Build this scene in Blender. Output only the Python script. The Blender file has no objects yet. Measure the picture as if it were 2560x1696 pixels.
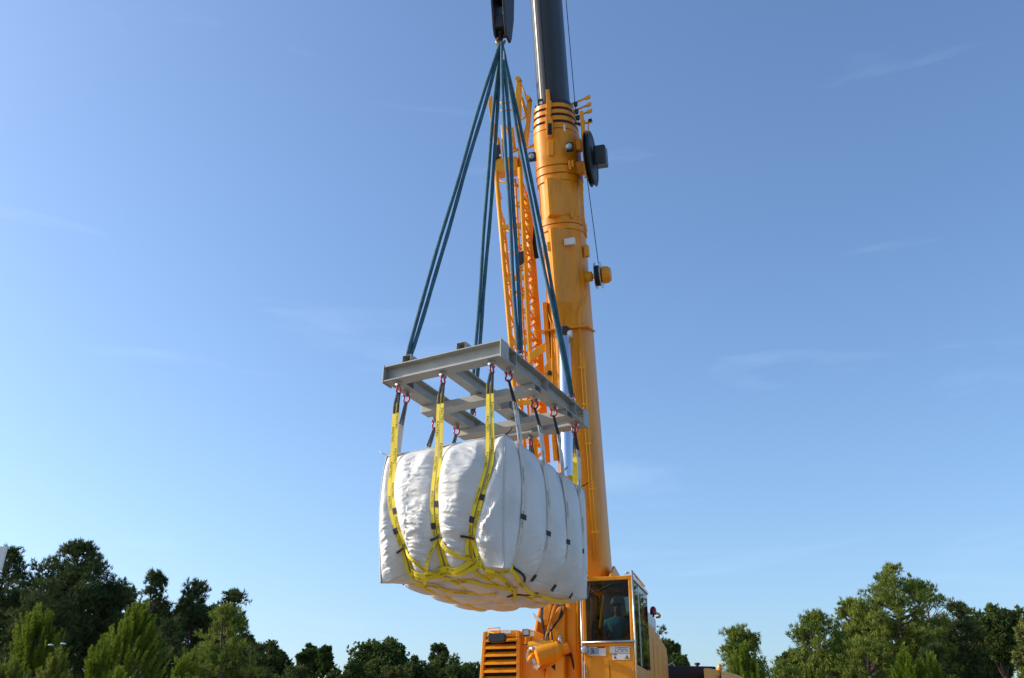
import bpy, bmesh, math, random
import numpy as np
from mathutils import Vector, Matrix, noise
R = math.radians
rng = random.Random(7)
sc = bpy.context.scene
col = sc.collection

# ------------------------------------------------------------------ camera, sky, sun, exposure
CAM_H, TILT, FPX = 1.6, R(23.0), 2490.0
cam_d = bpy.data.cameras.new('camera'); cam = bpy.data.objects.new('camera', cam_d); col.objects.link(cam)
cam.location = (0, 0, CAM_H); cam.rotation_euler = (R(90) + TILT, 0, 0)
cam_d.sensor_width = 36.0; cam_d.lens = 36.0 * FPX / 2560.0; cam_d.clip_start = 0.1; cam_d.clip_end = 5000
sc.camera = cam
SUN_EL = R(27.0); SUN_DIR = Vector((-1.0, 0.14, 0)).normalized()      # horizontal direction towards the sun
SUN_VEC = Vector((SUN_DIR.x * math.cos(SUN_EL), SUN_DIR.y * math.cos(SUN_EL), math.sin(SUN_EL)))
world = bpy.data.worlds.new('World'); sc.world = world; world.use_nodes = True
nt = world.node_tree; N = nt.nodes; L = nt.links; N.clear()
wo = N.new('ShaderNodeOutputWorld'); bg = N.new('ShaderNodeBackground'); sky = N.new('ShaderNodeTexSky')
sky.sky_type = 'NISHITA'; sky.sun_disc = False
sky.sun_elevation = SUN_EL; sky.sun_rotation = math.atan2(SUN_DIR.x, SUN_DIR.y)
sky.altitude = 200; sky.air_density = 1.1; sky.dust_density = 1.9; sky.ozone_density = 5.0
# thin cirrus streaks, mixed over the sky by direction
tc = N.new('ShaderNodeTexCoord'); mp = N.new('ShaderNodeMapping'); mp.inputs['Rotation'].default_value = (0.15, -0.22, 0.35)
mp.inputs['Scale'].default_value = (1.6, 2.0, 11.0); mp.inputs['Location'].default_value = (3.7, 1.3, .9)
n1 = N.new('ShaderNodeTexNoise'); n1.inputs['Scale'].default_value = 1.7; n1.inputs['Detail'].default_value = 7; n1.inputs['Roughness'].default_value = .55
n1.inputs['Distortion'].default_value = .4
r1 = N.new('ShaderNodeValToRGB'); r1.color_ramp.elements[0].position = .60; r1.color_ramp.elements[0].color = (0, 0, 0, 1)
r1.color_ramp.elements[1].position = .86; r1.color_ramp.elements[1].color = (.085, .085, .085, 1)
mx = N.new('ShaderNodeMixRGB'); mx.blend_type = 'MIX'; mx.inputs[2].default_value = (7.0, 8.2, 9.6, 1)
L.new(tc.outputs['Generated'], mp.inputs[0]); L.new(mp.outputs[0], n1.inputs['Vector']); L.new(n1.outputs['Fac'], r1.inputs[0])
L.new(r1.outputs[0], mx.inputs[0]); L.new(sky.outputs[0], mx.inputs[1]); L.new(mx.outputs[0], bg.inputs[0]); L.new(bg.outputs[0], wo.inputs[0])
bg.inputs[1].default_value = 0.15
sd = bpy.data.lights.new('sun', 'SUN'); sun = bpy.data.objects.new('sun', sd); col.objects.link(sun)
sd.energy = 3.2; sd.angle = R(0.53); sd.color = (1.0, .90, .76)
sun.rotation_euler = (-SUN_VEC).to_track_quat('-Z', 'Y').to_euler(); sun.location = SUN_VEC * 60
sc.view_settings.view_transform = 'Standard'; sc.view_settings.look = 'None'; sc.view_settings.gamma = 1
sc.view_settings.use_curve_mapping = False; sc.view_settings.exposure = 0.58
sc.cycles.max_bounces = 8; sc.cycles.transparent_max_bounces = 16

# ------------------------------------------------------------------ measuring helpers (photograph pixels -> metres)
CAMP = Vector((0, 0, CAM_H)); CF = Vector((0, math.cos(TILT), math.sin(TILT))); CD = Vector((0, math.sin(TILT), -math.cos(TILT)))
def ray(x, y): return Vector(((x - 1280) / FPX, 0, 0)) + CF + CD * ((y - 848) / FPX)
def at(x, y, Y):
    d = ray(x, y); return CAMP + d * (Y / d.y)
def proj(P):
    q = Vector(P) - CAMP; z = q.dot(CF); return 1280 + FPX * q.x / z, 848 + FPX * q.dot(CD) / z

# ------------------------------------------------------------------ materials
MATS = {}
def mat(name, rgb, rough=.5, metal=0, var=.0, vscale=3.0, bump=0, bscale=40, coat=0, spec=.5, dirt=0, dirtcol=(.12, .10, .08), trans=0, stretch=None, wear=0):
    m = bpy.data.materials.new(name); m.use_nodes = True; nt = m.node_tree; N = nt.nodes; L = nt.links
    b = N['Principled BSDF']; b.inputs['Base Color'].default_value = (*rgb, 1); b.inputs['Roughness'].default_value = rough
    b.inputs['Metallic'].default_value = metal; b.inputs['Specular IOR Level'].default_value = spec
    if coat: b.inputs['Coat Weight'].default_value = coat; b.inputs['Coat Roughness'].default_value = .12
    tc = N.new('ShaderNodeTexCoord'); vec = tc.outputs['Object']
    if stretch:
        mp = N.new('ShaderNodeMapping'); mp.inputs['Scale'].default_value = stretch; L.new(vec, mp.inputs[0]); vec = mp.outputs[0]
    out = None
    if var:
        n = N.new('ShaderNodeTexNoise'); n.inputs['Scale'].default_value = vscale; n.inputs['Detail'].default_value = 6; L.new(vec, n.inputs['Vector'])
        r = N.new('ShaderNodeValToRGB'); e = r.color_ramp.elements; e[0].position = .3; e[1].position = .72
        e[0].color = (*[c * (1 - var) for c in rgb], 1); e[1].color = (*[min(1, c * (1 + var)) for c in rgb], 1)
        L.new(n.outputs['Fac'], r.inputs[0]); out = r.outputs[0]
        mr = N.new('ShaderNodeMapRange'); mr.inputs[3].default_value = max(.02, rough - .09); mr.inputs[4].default_value = min(1, rough + .12)
        L.new(n.outputs['Fac'], mr.inputs[0]); L.new(mr.outputs[0], b.inputs['Roughness'])
    if dirt:
        n2 = N.new('ShaderNodeTexNoise'); n2.inputs['Scale'].default_value = vscale * 2.3; n2.inputs['Detail'].default_value = 9; n2.inputs['Roughness'].default_value = .7
        L.new(vec, n2.inputs['Vector'])
        r2 = N.new('ShaderNodeValToRGB'); e = r2.color_ramp.elements; e[0].position = .50; e[1].position = .75
        e[0].color = (0, 0, 0, 1); e[1].color = (dirt, dirt, dirt, 1); L.new(n2.outputs['Fac'], r2.inputs[0])
        mx = N.new('ShaderNodeMixRGB'); mx.inputs[2].default_value = (*dirtcol, 1); L.new(r2.outputs[0], mx.inputs[0])
        if out: L.new(out, mx.inputs[1])
        else: mx.inputs[1].default_value = (*rgb, 1)
        out = mx.outputs[0]
    if out: L.new(out, b.inputs['Base Color'])
    if bump:
        nb = N.new('ShaderNodeTexNoise'); nb.inputs['Scale'].default_value = bscale; nb.inputs['Detail'].default_value = 5; L.new(vec, nb.inputs['Vector'])
        bp = N.new('ShaderNodeBump'); bp.inputs['Strength'].default_value = bump; bp.inputs['Distance'].default_value = .01
        L.new(nb.outputs['Fac'], bp.inputs['Height']); L.new(bp.outputs[0], b.inputs['Normal'])
    MATS[name] = m; return m
mat('yellow', (.79, .285, .003), .42, var=.12, vscale=1.3, spec=.35, coat=.08, dirt=.6, dirtcol=(.36, .14, .012), stretch=(2.2, 2.2, .4))
mat('jib_orange', (.80, .345, .008), .45, spec=.35, var=.08, vscale=2, dirt=.3, dirtcol=(.36, .13, .03))
mat('steel_grey', (.35, .35, .318), .55, var=.14, vscale=3.5, bump=.10, bscale=60, dirt=.55, dirtcol=(.24, .22, .19))
mat('boom_black', (.020, .022, .028), .40, var=.2, vscale=1.2, dirt=.30, dirtcol=(.05, .05, .055), stretch=(1, 1, .15))
mat('rubber', (.016, .016, .017), .65, var=.2, bump=.2)
mat('matt_black', (.018, .018, .020), .55, var=.2, vscale=6)
mat('plastic_black', (.02, .021, .024), .35)
mat('chrome', (.82, .82, .84), .10, metal=1)
mat('zinc', (.62, .62, .58), .34, metal=.9, var=.1, vscale=20)
mat('red_steel', (.42, .012, .035), .38, var=.12, vscale=20, coat=.2)
mat('teal_sling', (.030, .112, .158), .75, var=.34, vscale=7, bump=.9, bscale=70, dirt=.4, dirtcol=(.10, .17, .19))
mat('sling_tag', (.75, .76, .74), .6)
mat('strap_yellow', (.80, .60, .012), .62, var=.07, vscale=12, bump=.25, bscale=200, dirt=.25, dirtcol=(.35, .27, .05))
mat('strap_white', (.62, .59, .53), .7, var=.08, vscale=14, bump=.25, bscale=200, dirt=.3, dirtcol=(.30, .27, .22))
mat('strap_black', (.022, .022, .026), .7, var=.25, vscale=20, bump=.3, bscale=160)
mat('ink', (.018, .017, .014), .7)
mat('ink_blue', (.13, .16, .27), .7)
mat('piping', (.50, .50, .49), .6, var=.15, vscale=30)
mat('piping_dark', (.06, .06, .065), .7)
mat('white_paint', (.72, .72, .70), .45, var=.05, dirt=.15)
mat('decal_white', (.70, .70, .68), .5)
mat('decal_blue', (.30, .38, .45), .5)
mat('decal_yellow', (.70, .55, .03), .5)
mat('mirror', (.8, .82, .84), .06, metal=1)
mat('lamp_glass', (.30, .34, .36), .10, spec=.8)
mat('hook_steel', (.16, .105, .07), .42, metal=.4, var=.3, vscale=14)
mat('amber', (.85, .28, .01), .25)
mat('red_lens', (.22, .012, .015), .22)
mat('skin', (.38, .21, .14), .55)
mat('hat', (.50, .52, .54), .35, coat=.3)
mat('shirt', (.05, .36, .46), .8, var=.25, vscale=14, bump=.6, bscale=25)
mat('seat_cloth', (.025, .025, .028), .8)
mat('bark', (.11, .080, .060), .9, var=.35, vscale=9, bump=.8, bscale=22)
mat('gravel', (.265, .23, .185), .9, var=.22, vscale=.6, bump=.5, bscale=14, dirt=.4, dirtcol=(.16, .15, .10))
mat('engine_dark', (.014, .014, .018), .75, spec=.25, var=.2, vscale=2)
mat('pole_green', (.022, .032, .020), .6)
mat('lamp_white', (.70, .68, .62), .4)

def bag_mat():
    m = bpy.data.materials.new('bag_white'); m.use_nodes = True; nt = m.node_tree; N = nt.nodes; L = nt.links
    b = N['Principled BSDF']; b.inputs['Roughness'].default_value = .42; b.inputs['Specular IOR Level'].default_value = .5
    tc = N.new('ShaderNodeTexCoord')
    n = N.new('ShaderNodeTexNoise'); n.inputs['Scale'].default_value = 2.2; n.inputs['Detail'].default_value = 7; L.new(tc.outputs['Object'], n.inputs['Vector'])
    r = N.new('ShaderNodeValToRGB'); e = r.color_ramp.elements; e[0].position = .3; e[1].position = .7
    e[0].color = (.55, .54, .51, 1); e[1].color = (.68, .67, .645, 1); L.new(n.outputs['Fac'], r.inputs[0]); L.new(r.outputs[0], b.inputs['Base Color'])
    # fine crinkles of the woven film
    n2 = N.new('ShaderNodeTexNoise'); n2.inputs['Scale'].default_value = 9; n2.inputs['Detail'].default_value = 8; n2.inputs['Roughness'].default_value = .6; n2.inputs['Distortion'].default_value = 1.2
    mp = N.new('ShaderNodeMapping'); mp.inputs['Scale'].default_value = (.6, .6, 2.2); L.new(tc.outputs['Object'], mp.inputs[0]); L.new(mp.outputs[0], n2.inputs['Vector'])
    bp = N.new('ShaderNodeBump'); bp.inputs['Strength'].default_value = .32; bp.inputs['Distance'].default_value = .035
    L.new(n2.outputs['Fac'], bp.inputs['Height'])
    n3 = N.new('ShaderNodeTexNoise'); n3.inputs['Scale'].default_value = 240; n3.inputs['Detail'].default_value = 2; L.new(tc.outputs['Object'], n3.inputs['Vector'])
    bp2 = N.new('ShaderNodeBump'); bp2.inputs['Strength'].default_value = .10; bp2.inputs['Distance'].default_value = .004
    L.new(n3.outputs['Fac'], bp2.inputs['Height']); L.new(bp.outputs[0], bp2.inputs['Normal']); L.new(bp2.outputs[0], b.inputs['Normal'])
    MATS['bag_white'] = m
bag_mat()
def glass_mat(name, tint):
    m = bpy.data.materials.new(name); m.use_nodes = True; nt = m.node_tree; N = nt.nodes; L = nt.links
    N.remove(N['Principled BSDF']); o = N['Material Output']
    t = N.new('ShaderNodeBsdfTransparent'); t.inputs[0].default_value = (*tint, 1)
    g = N.new('ShaderNodeBsdfGlossy'); g.inputs['Roughness'].default_value = .01; g.inputs[0].default_value = (.9, .9, .9, 1)
    f = N.new('ShaderNodeFresnel'); f.inputs[0].default_value = 1.5
    nz = N.new('ShaderNodeTexNoise'); nz.inputs['Scale'].default_value = 2.0; tc = N.new('ShaderNodeTexCoord'); L.new(tc.outputs['Object'], nz.inputs['Vector'])
    bp = N.new('ShaderNodeBump'); bp.inputs['Strength'].default_value = .02; L.new(nz.outputs['Fac'], bp.inputs['Height']); L.new(bp.outputs[0], g.inputs['Normal'])
    mx = N.new('ShaderNodeMixShader'); L.new(f.outputs[0], mx.inputs[0]); L.new(t.outputs[0], mx.inputs[1]); L.new(g.outputs[0], mx.inputs[2]); L.new(mx.outputs[0], o.inputs[0])
    MATS[name] = m
glass_mat('glass', (.54, .61, .61)); glass_mat('glass_dark', (.42, .48, .47))
def leaf_mat(name, c0, c1, trans=.25, rough=.6):
    m = bpy.data.materials.new(name); m.use_nodes = True; nt = m.node_tree; N = nt.nodes; L = nt.links
    b = N['Principled BSDF']; b.inputs['Roughness'].default_value = .8; b.inputs['Specular IOR Level'].default_value = .10
    at_ = N.new('ShaderNodeAttribute'); at_.attribute_name = 'tone'
    r = N.new('ShaderNodeValToRGB'); r.color_ramp.elements[0].color = (*c0, 1); r.color_ramp.elements[1].color = (*c1, 1)
    L.new(at_.outputs['Fac'], r.inputs[0]); L.new(r.outputs[0], b.inputs['Base Color'])
    tr = N.new('ShaderNodeBsdfTranslucent'); L.new(r.outputs[0], tr.inputs[0])
    mx = N.new('ShaderNodeMixShader'); mx.inputs[0].default_value = trans
    L.new(b.outputs[0], mx.inputs[1]); L.new(tr.outputs[0], mx.inputs[2]); L.new(mx.outputs[0], N['Material Output'].inputs[0])
    MATS[name] = m
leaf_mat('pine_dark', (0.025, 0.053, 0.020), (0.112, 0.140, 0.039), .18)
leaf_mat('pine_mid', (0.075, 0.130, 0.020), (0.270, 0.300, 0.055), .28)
leaf_mat('pine_bright', (.070, .130, .010), (.240, .300, .036), .35)
leaf_mat('leaf_dark', (0.038, 0.070, 0.020), (0.140, 0.175, 0.045), .22)
leaf_mat('leaf_mid', (0.042, 0.078, 0.021), (0.126, 0.168, 0.042), .22)
leaf_mat('leaf_olive', (0.070, 0.091, 0.025), (0.203, 0.210, 0.063), .22)

# ------------------------------------------------------------------ object helpers
ORG = {}
def tag(o, label=None, cat=None, group=None, kind=None):
    if label: o['label'] = label
    if cat: o['category'] = cat
    if group: o['group'] = group
    if kind: o['kind'] = kind
    return o
def thing(name, label, cat, loc, group=None, kind=None):
    o = bpy.data.objects.new(name, None); col.objects.link(o); o.location = loc; o.empty_display_size = .2
    ORG[o.name] = Vector(loc); return tag(o, label, cat, group, kind)
class MB:
    def __init__(s): s.v = []; s.f = []; s.mi = []; s.cur = 0
    def add(s, vs, fs):
        k = len(s.v); s.v += [tuple(v) for v in vs]; s.f += [tuple(i + k for i in f) for f in fs]; s.mi += [s.cur] * len(fs); return s
    def hexa(s, c8): return s.add(c8, [(0, 3, 2, 1), (4, 5, 6, 7), (0, 1, 5, 4), (1, 2, 6, 5), (2, 3, 7, 6), (3, 0, 4, 7)])
    def box(s, o, ax, ay, az):          # centre, three half-axis vectors
        o, ax, ay, az = map(Vector, (o, ax, ay, az))
        return s.hexa([o - ax - ay - az, o + ax - ay - az, o + ax + ay - az, o - ax + ay - az, o - ax - ay + az, o + ax - ay + az, o + ax + ay + az, o - ax + ay + az])
    def loft(s, rings, cap=True, closed=True):
        n = len(rings[0]); vs = [p for r in rings for p in r]; fs = []
        for i in range(len(rings) - 1):
            for j in range(n if closed else n - 1):
                k = (j + 1) % n; fs.append((i * n + j, i * n + k, (i + 1) * n + k, (i + 1) * n + j))
        if cap: fs.append(tuple(range(n - 1, -1, -1))); fs.append(tuple((len(rings) - 1) * n + j for j in range(n)))
        return s.add(vs, fs)
    def tube(s, path, r, n=8, cap=True, closed=False):
        path = [Vector(p) for p in path]; m = len(path); rs = r if isinstance(r, (list, tuple)) else [r] * m; rings = []; a = None
        for i, p in enumerate(path):
            t = (path[(i + 1) % m] - path[i - 1]) if closed else (path[min(i + 1, m - 1)] - path[max(i - 1, 0)])
            t.normalize()
            if a is None: a = t.orthogonal().normalized()
            a = (a - t * a.dot(t)).normalized(); b = t.cross(a)
            rings.append([p + (a * math.cos(q) + b * math.sin(q)) * rs[i] for q in [2 * math.pi * j / n for j in range(n)]])
        if closed: rings.append(rings[0]); return s.loft(rings, cap=False)
        return s.loft(rings, cap)
    def lathe(s, o, ax, prof, n=20):      # prof: (distance along axis, radius)
        o = Vector(o); ax = Vector(ax).normalized(); a = ax.orthogonal().normalized(); b = ax.cross(a)
        return s.loft([[o + ax * h + (a * math.cos(q) + b * math.sin(q)) * r for q in [2 * math.pi * j / n for j in range(n)]] for h, r in prof])
    def prism(s, pts, d):                # polygon (3D points) pushed by vector d
        d = Vector(d); return s.loft([[Vector(p) for p in pts], [Vector(p) + d for p in pts]])
    def build(s, name, m, parent=None, smooth=False, bevel=0, label=None, kind=None):
        org = ORG[parent.name] if parent else Vector((0, 0, 0))
        me = bpy.data.meshes.new(name); me.from_pydata([(v[0] - org.x, v[1] - org.y, v[2] - org.z) for v in s.v], [], s.f)
        for q in ([m] if isinstance(m, str) else m): me.materials.append(MATS[q])
        if not isinstance(m, str): me.polygons.foreach_set('material_index', s.mi)
        bm = bmesh.new(); bm.from_mesh(me); bmesh.ops.recalc_face_normals(bm, faces=bm.faces); bm.to_mesh(me); bm.free()
        if smooth:
            me.polygons.foreach_set('use_smooth', [True] * len(me.polygons))
            if smooth != 'all': me.set_sharp_from_angle(angle=R(35))
        o = bpy.data.objects.new(name, me); col.objects.link(o)
        if parent: o.parent = parent; ORG[o.name] = org
        else: ORG[o.name] = Vector((0, 0, 0))
        if bevel:
            bv = o.modifiers.new('bevel', 'BEVEL'); bv.width = bevel; bv.segments = 2; bv.limit_method = 'ANGLE'; bv.angle_limit = R(40); bv.harden_normals = False
        if label: o['label'] = label
        if kind: o['kind'] = kind
        return o
def copy_tree(o, parent=None):
    c = o.copy(); col.objects.link(c); c.parent = parent
    for ch in list(o.children): copy_tree(ch, c)
    return c
_text = {}
def text_mesh(word, size=1.0):
    """flat text as (verts, faces); x along the word, y up the letters"""
    if word in _text: return _text[word]
    cu = bpy.data.curves.new('t', 'FONT'); cu.body = word; cu.size = 1.0; cu.resolution_u = 2
    o = bpy.data.objects.new('t', cu); col.objects.link(o); dg = bpy.context.evaluated_depsgraph_get(); dg.update()
    me = bpy.data.meshes.new_from_object(o.evaluated_get(dg)); vs = [v.co.copy() for v in me.vertices]; fs = [tuple(p.vertices) for p in me.polygons]
    bpy.data.objects.remove(o); bpy.data.curves.remove(cu); bpy.data.meshes.remove(me)
    x0 = min(v.x for v in vs); x1 = max(v.x for v in vs); y0 = min(v.y for v in vs); y1 = max(v.y for v in vs)
    _text[word] = ([((v.x - x0) / (x1 - x0), (v.y - y0) / (y1 - y0)) for v in vs], fs); return _text[word]
def V(*a): return Vector(a)
Z = V(0, 0, 1)

# ------------------------------------------------------------------ ground
g = MB(); gx = 600
g.add([(-gx, -200, 0), (gx, -200, 0), (gx, 1000, 0), (-gx, 1000, 0)], [(0, 1, 2, 3)])
tag(g.build('ground', 'gravel'), kind='structure')
# ================================================================== LIFTING FRAME
FN = V(-0.135, 11.567, 6.524); FU = V(-.8835, .4678, -.0238).normalized(); FW = V(-.4683, -.8812, .0648)
FW = (FW - FU * FW.dot(FU)).normalized(); FK = FW.cross(FU); FK = FK if FK.z > 0 else -FK
LF, LR, HP = 1.796, 2.713, .2585            # front length, side length, end plate height
def fr(a, b, c): return FN + FU * a - FW * b + FK * c     # a along the front beam, b away from the camera, c up
frame = thing('spreader', 'grey steel lifting frame of welded beams hanging above the white bag', 'spreader', fr(LF / 2, LR / 2, -.14))
BH, BW, TF, TW = .222, .20, .016, .012      # beam height, flange width, flange and web thickness
ZT = -.018                                  # beam top below the end plate top
def ibeam(name, p0, p1, side, top=ZT, h=BH, w=BW):
    """I-beam between two frame points; p = (a, b) of the centre line; one closed profile pushed along"""
    A = fr(*p0, top); B = fr(*p1, top); s = side; hw = w / 2; ht = TW / 2
    pr = [(-hw, 0), (hw, 0), (hw, -TF), (ht, -TF), (ht, -h + TF), (hw, -h + TF), (hw, -h), (-hw, -h), (-hw, -h + TF), (-ht, -h + TF), (-ht, -TF), (-hw, -TF)]
    m = MB(); m.loft([[A + s * x + FK * y for x, y in pr], [B + s * x + FK * y for x, y in pr]]); return m.build(name, 'steel_grey', frame, bevel=.003)
bw2 = BW / 2
front = ibeam('beam', (.016, bw2), (LF - .016, bw2), -FW)
back = ibeam('beam', (.016, LR - bw2), (LF - .016, LR - bw2), -FW)
right = ibeam('beam', (bw2 + .002, BW + .002), (bw2 + .002, LR - BW - .002), FU)
left = ibeam('beam', (LF - bw2 - .03, BW + .002), (LF - bw2 - .03, LR - BW - .002), FU)
mid = ibeam('beam', (LF * .5, BW + .002), (LF * .5, LR - BW - .002), FU, h=.19, w=.15)
for beam, b0 in ((front, 0), (back, LR - BW)):
    for a in (0, LF - .016):
        m = MB(); m.box(fr(a + .008, b0 + bw2, -HP / 2), FU * .008, FW * (bw2 + .004), FK * HP / 2); m.build('end_plate', 'steel_grey', beam, bevel=.002)
# stiffeners on the outside of the side beams
for beam, a, sgn in ((right, bw2 + .002, -1), (left, LF - bw2 - .03, 1)):
    for b in (.42, 1.34, 2.26):
        for s in (-1, 1):
            m = MB(); m.box(fr(a + s * (bw2 * .5 + .003), b, ZT - BH / 2), FU * (bw2 * .5 - .005), FW * .006, FK * (BH / 2 - TF)); m.build('stiffener', 'steel_grey', beam)
# cross tubes under the side beams, open ended
CT0 = ZT - BH - .002
def tube_rect(name, c0, c1, sx, sy, hx, hy, t, parent):
    m = MB(); o = [(-hx, -hy), (hx, -hy), (hx, hy), (-hx, hy)]; i = [(-hx + t, -hy + t), (hx - t, -hy + t), (hx - t, hy - t), (-hx + t, hy - t)]
    r = [[c + sx * x + sy * y for x, y in q] for c in (c0, c1) for q in (o, i)]
    vs = sum(r, []); fs = []
    for j in range(4):
        k = (j + 1) % 4
        fs += [(j, k, 8 + k, 8 + j), (4 + k, 4 + j, 12 + j, 12 + k), (k, j, 4 + j, 4 + k), (8 + j, 8 + k, 12 + k, 12 + j)]
    m.add(vs, fs); return m.build(name, 'steel_grey', parent, bevel=.004)
tubes = []
for b in (1.02, 2.02):
    tubes.append(tube_rect('cross_tube', fr(-.01, b, CT0 - .052), fr(LF - .02, b, CT0 - .052), FW, FK, .10, .051, .010, frame))
for b in (1.36, 2.30):                     # short posts with base plate between mid beam and tubes
    p = MB(); c = fr(LF * .36, b, ZT - .19)
    for s in (-1, 1): p.box(c + FW * (s * .055), FU * .06, FW * .005, FK * .15)
    p.box(c, FU * .004, FW * .049, FK * .15); p.box(c - FK * .156, FU * .09, FW * .085, FK * .006)
    p.build('stub_post', 'steel_grey', frame, bevel=.002)
# fork pockets lying on top, open at the front
for a in (LF * .80, LF * .335):
    tube_rect('fork_pocket', fr(a, .012, ZT + .052), fr(a, .26, ZT + .052), FU, FK, .068, .050, .007, frame)
# lifting lugs on top
SLING_PTS = []
for a, b in ((LF - bw2 - .06, .32), (bw2 + .002, .70), (LF - bw2 + .02, 2.25), (bw2 + .002, 2.32)):
    m = MB(); pts = [(-.07, 0), (.07, 0), (.07, .05), (.035, .105), (-.035, .105), (-.07, .05)]
    m.prism([fr(a - .0125, b, ZT) - FW * x + FK * y for x, y in pts], FU * .025); m.build('lifting_lug', 'steel_grey', frame, bevel=.003)
    SLING_PTS.append((a, b))
# dark blue worn lettering along the right beam (unreadable strokes)
m = MB(); r_ = random.Random(3); q = .62
while q < 2.12:
    wlen = r_.uniform(.010, .017)
    if r_.random() < .16: q += .03; continue
    hgt = r_.uniform(.045, .062); a = .002 + bw2 - TW / 2 - .0015; z0 = ZT - .158
    c = fr(a, q, z0 + hgt / 2)
    m.box(c, FU * .0008, FW * .0035, FK * hgt / 2)
    if r_.random() < .6: m.box(fr(a, q + .008, z0 + r_.choice((.004, hgt * .5, hgt - .004))), FU * .0008, FW * .006, FK * .0035)
    if r_.random() < .4: m.box(fr(a, q + .015, z0 + hgt / 2), FU * .0008, FW * .003, FK * hgt / 2)
    q += wlen + .012
m.build('lettering', 'ink_blue', right, kind='stuff', label='row of small worn blue letters on the beam web')

# ------------------------------------------------------------------ shackles
def padeye(a, b, along, ztop):
    m = MB(); s = FU if along == 'u' else FW; o = FW if along == 'u' else FU
    pts = [(-.045, 0), (.045, 0), (.045, -.05), (.02, -.082), (-.02, -.082), (-.045, -.05)]
    m.prism([fr(a, b, ztop) - o * .010 + s * x + FK * y for x, y in pts], o * .020); m.build('padeye', 'steel_grey', frame, bevel=.002)
def shackle_proto(up=False):
    root = thing('shackle', 'x', 'shackle', (0, 0, 0), 'red bow shackles on the lifting frame')
    sg = 1 if up else -1
    m = MB(); path = []
    w0, rb = .030, .046
    path.append(V(-w0, 0, 0)); path.append(V(-w0 - .006, 0, sg * .035))
    for i in range(13):
        t = math.pi * (i / 12) * 1.16 - .08 * math.pi; path.append(V(-rb * math.cos(t), 0, sg * (.072 + rb * math.sin(t))))
    path.append(V(w0 + .006, 0, sg * .035)); path.append(V(w0, 0, 0))
    m.tube(path, .0125, 10); b = m.build('bow', 'red_steel', root, smooth='all')
    for s in (-1, 1):
        m = MB(); m.lathe((s * w0, 0, 0), (s, 0, 0), [(-.012, .022), (.012, .022)], 14); m.build('eye', 'red_steel', b, smooth=True)
    m = MB(); m.lathe((-.06, 0, 0), (1, 0, 0), [(0, .011), (.118, .011)], 12); p = m.build('pin', 'zinc', root, smooth=True)
    m = MB(); m.lathe((-.066, 0, 0), (1, 0, 0), [(0, .014), (.003, .021), (.018, .021), (.020, .012)], 6); m.build('nut', 'zinc', p)
    m = MB(); m.lathe((.046, 0, 0), (1, 0, 0), [(0, .021), (.010, .021), (.013, .015)], 16); m.build('pin_head', 'zinc', p, smooth=True)
    return root
proto_dn = shackle_proto(False); proto_up = shackle_proto(True); used = {}
def place_shackle(up, P, xdir, label, tilt=0):
    pr = proto_up if up else proto_dn
    o = pr if up not in used else copy_tree(pr); used[up] = 1
    x = xdir.normalized(); z = FK - x * FK.dot(x); z.normalize(); y = z.cross(x)
    o.matrix_world = Matrix.Translation(P) @ Matrix((x, y, z)).transposed().to_4x4() @ Matrix.Rotation(tilt, 4, 'X')
    o['label'] = label; return o
ZB = ZT - BH                                # beam underside
FRONT_A = [LF * .885, LF * .505, LF * .105]
RIGHT_B = [.40, 1.14, 1.72, 2.42]
HANG = {}
names3 = ['leftmost', 'middle', 'rightmost']; names4 = ['nearest', 'second nearest', 'third', 'farthest']
for i, a in enumerate(FRONT_A):
    padeye(a, bw2, 'u', ZB); P = fr(a, bw2, ZB - .055)
    place_shackle(False, P, FW, 'red shackle under the front beam, %s of three' % names3[i], R(3 * (i - 1)))
    HANG['f', i] = P - FK * .105
    padeye(a, LR - bw2, 'u', ZB); P = fr(a, LR - bw2, ZB - .055)
    place_shackle(False, P, FW, 'red shackle under the rear beam, %s of three' % names3[i]); HANG['k', i] = P - FK * .105
aR = bw2 + .002; aL = LF - bw2 - .03
for i, b in enumerate(RIGHT_B):
    tub = any(abs(b - q) < .12 for q in (1.02, 2.02)); zz = CT0 - .104 if tub else ZB
    padeye(aR, b, 'w', zz); P = fr(aR, b, zz - .055)
    place_shackle(False, P, FU, 'red shackle under the right side beam, %s of four' % names4[i]); HANG['r', i] = P - FK * .105
    padeye(aL, b, 'w', zz); P = fr(aL, b, zz - .055)
    place_shackle(False, P, FU, 'red shackle under the left side beam, %s of four' % names4[i]); HANG['l', i] = P - FK * .105
SL_NAMES = ['at the front left corner', 'at the front right corner', 'at the rear left corner', 'at the rear right corner']
for i, (a, b) in enumerate(SLING_PTS):
    P = fr(a, b, ZT + .075); place_shackle(True, P, FU, 'red shackle on top of the frame %s' % SL_NAMES[i]); SLING_PTS[i] = P + FK * .105

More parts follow.
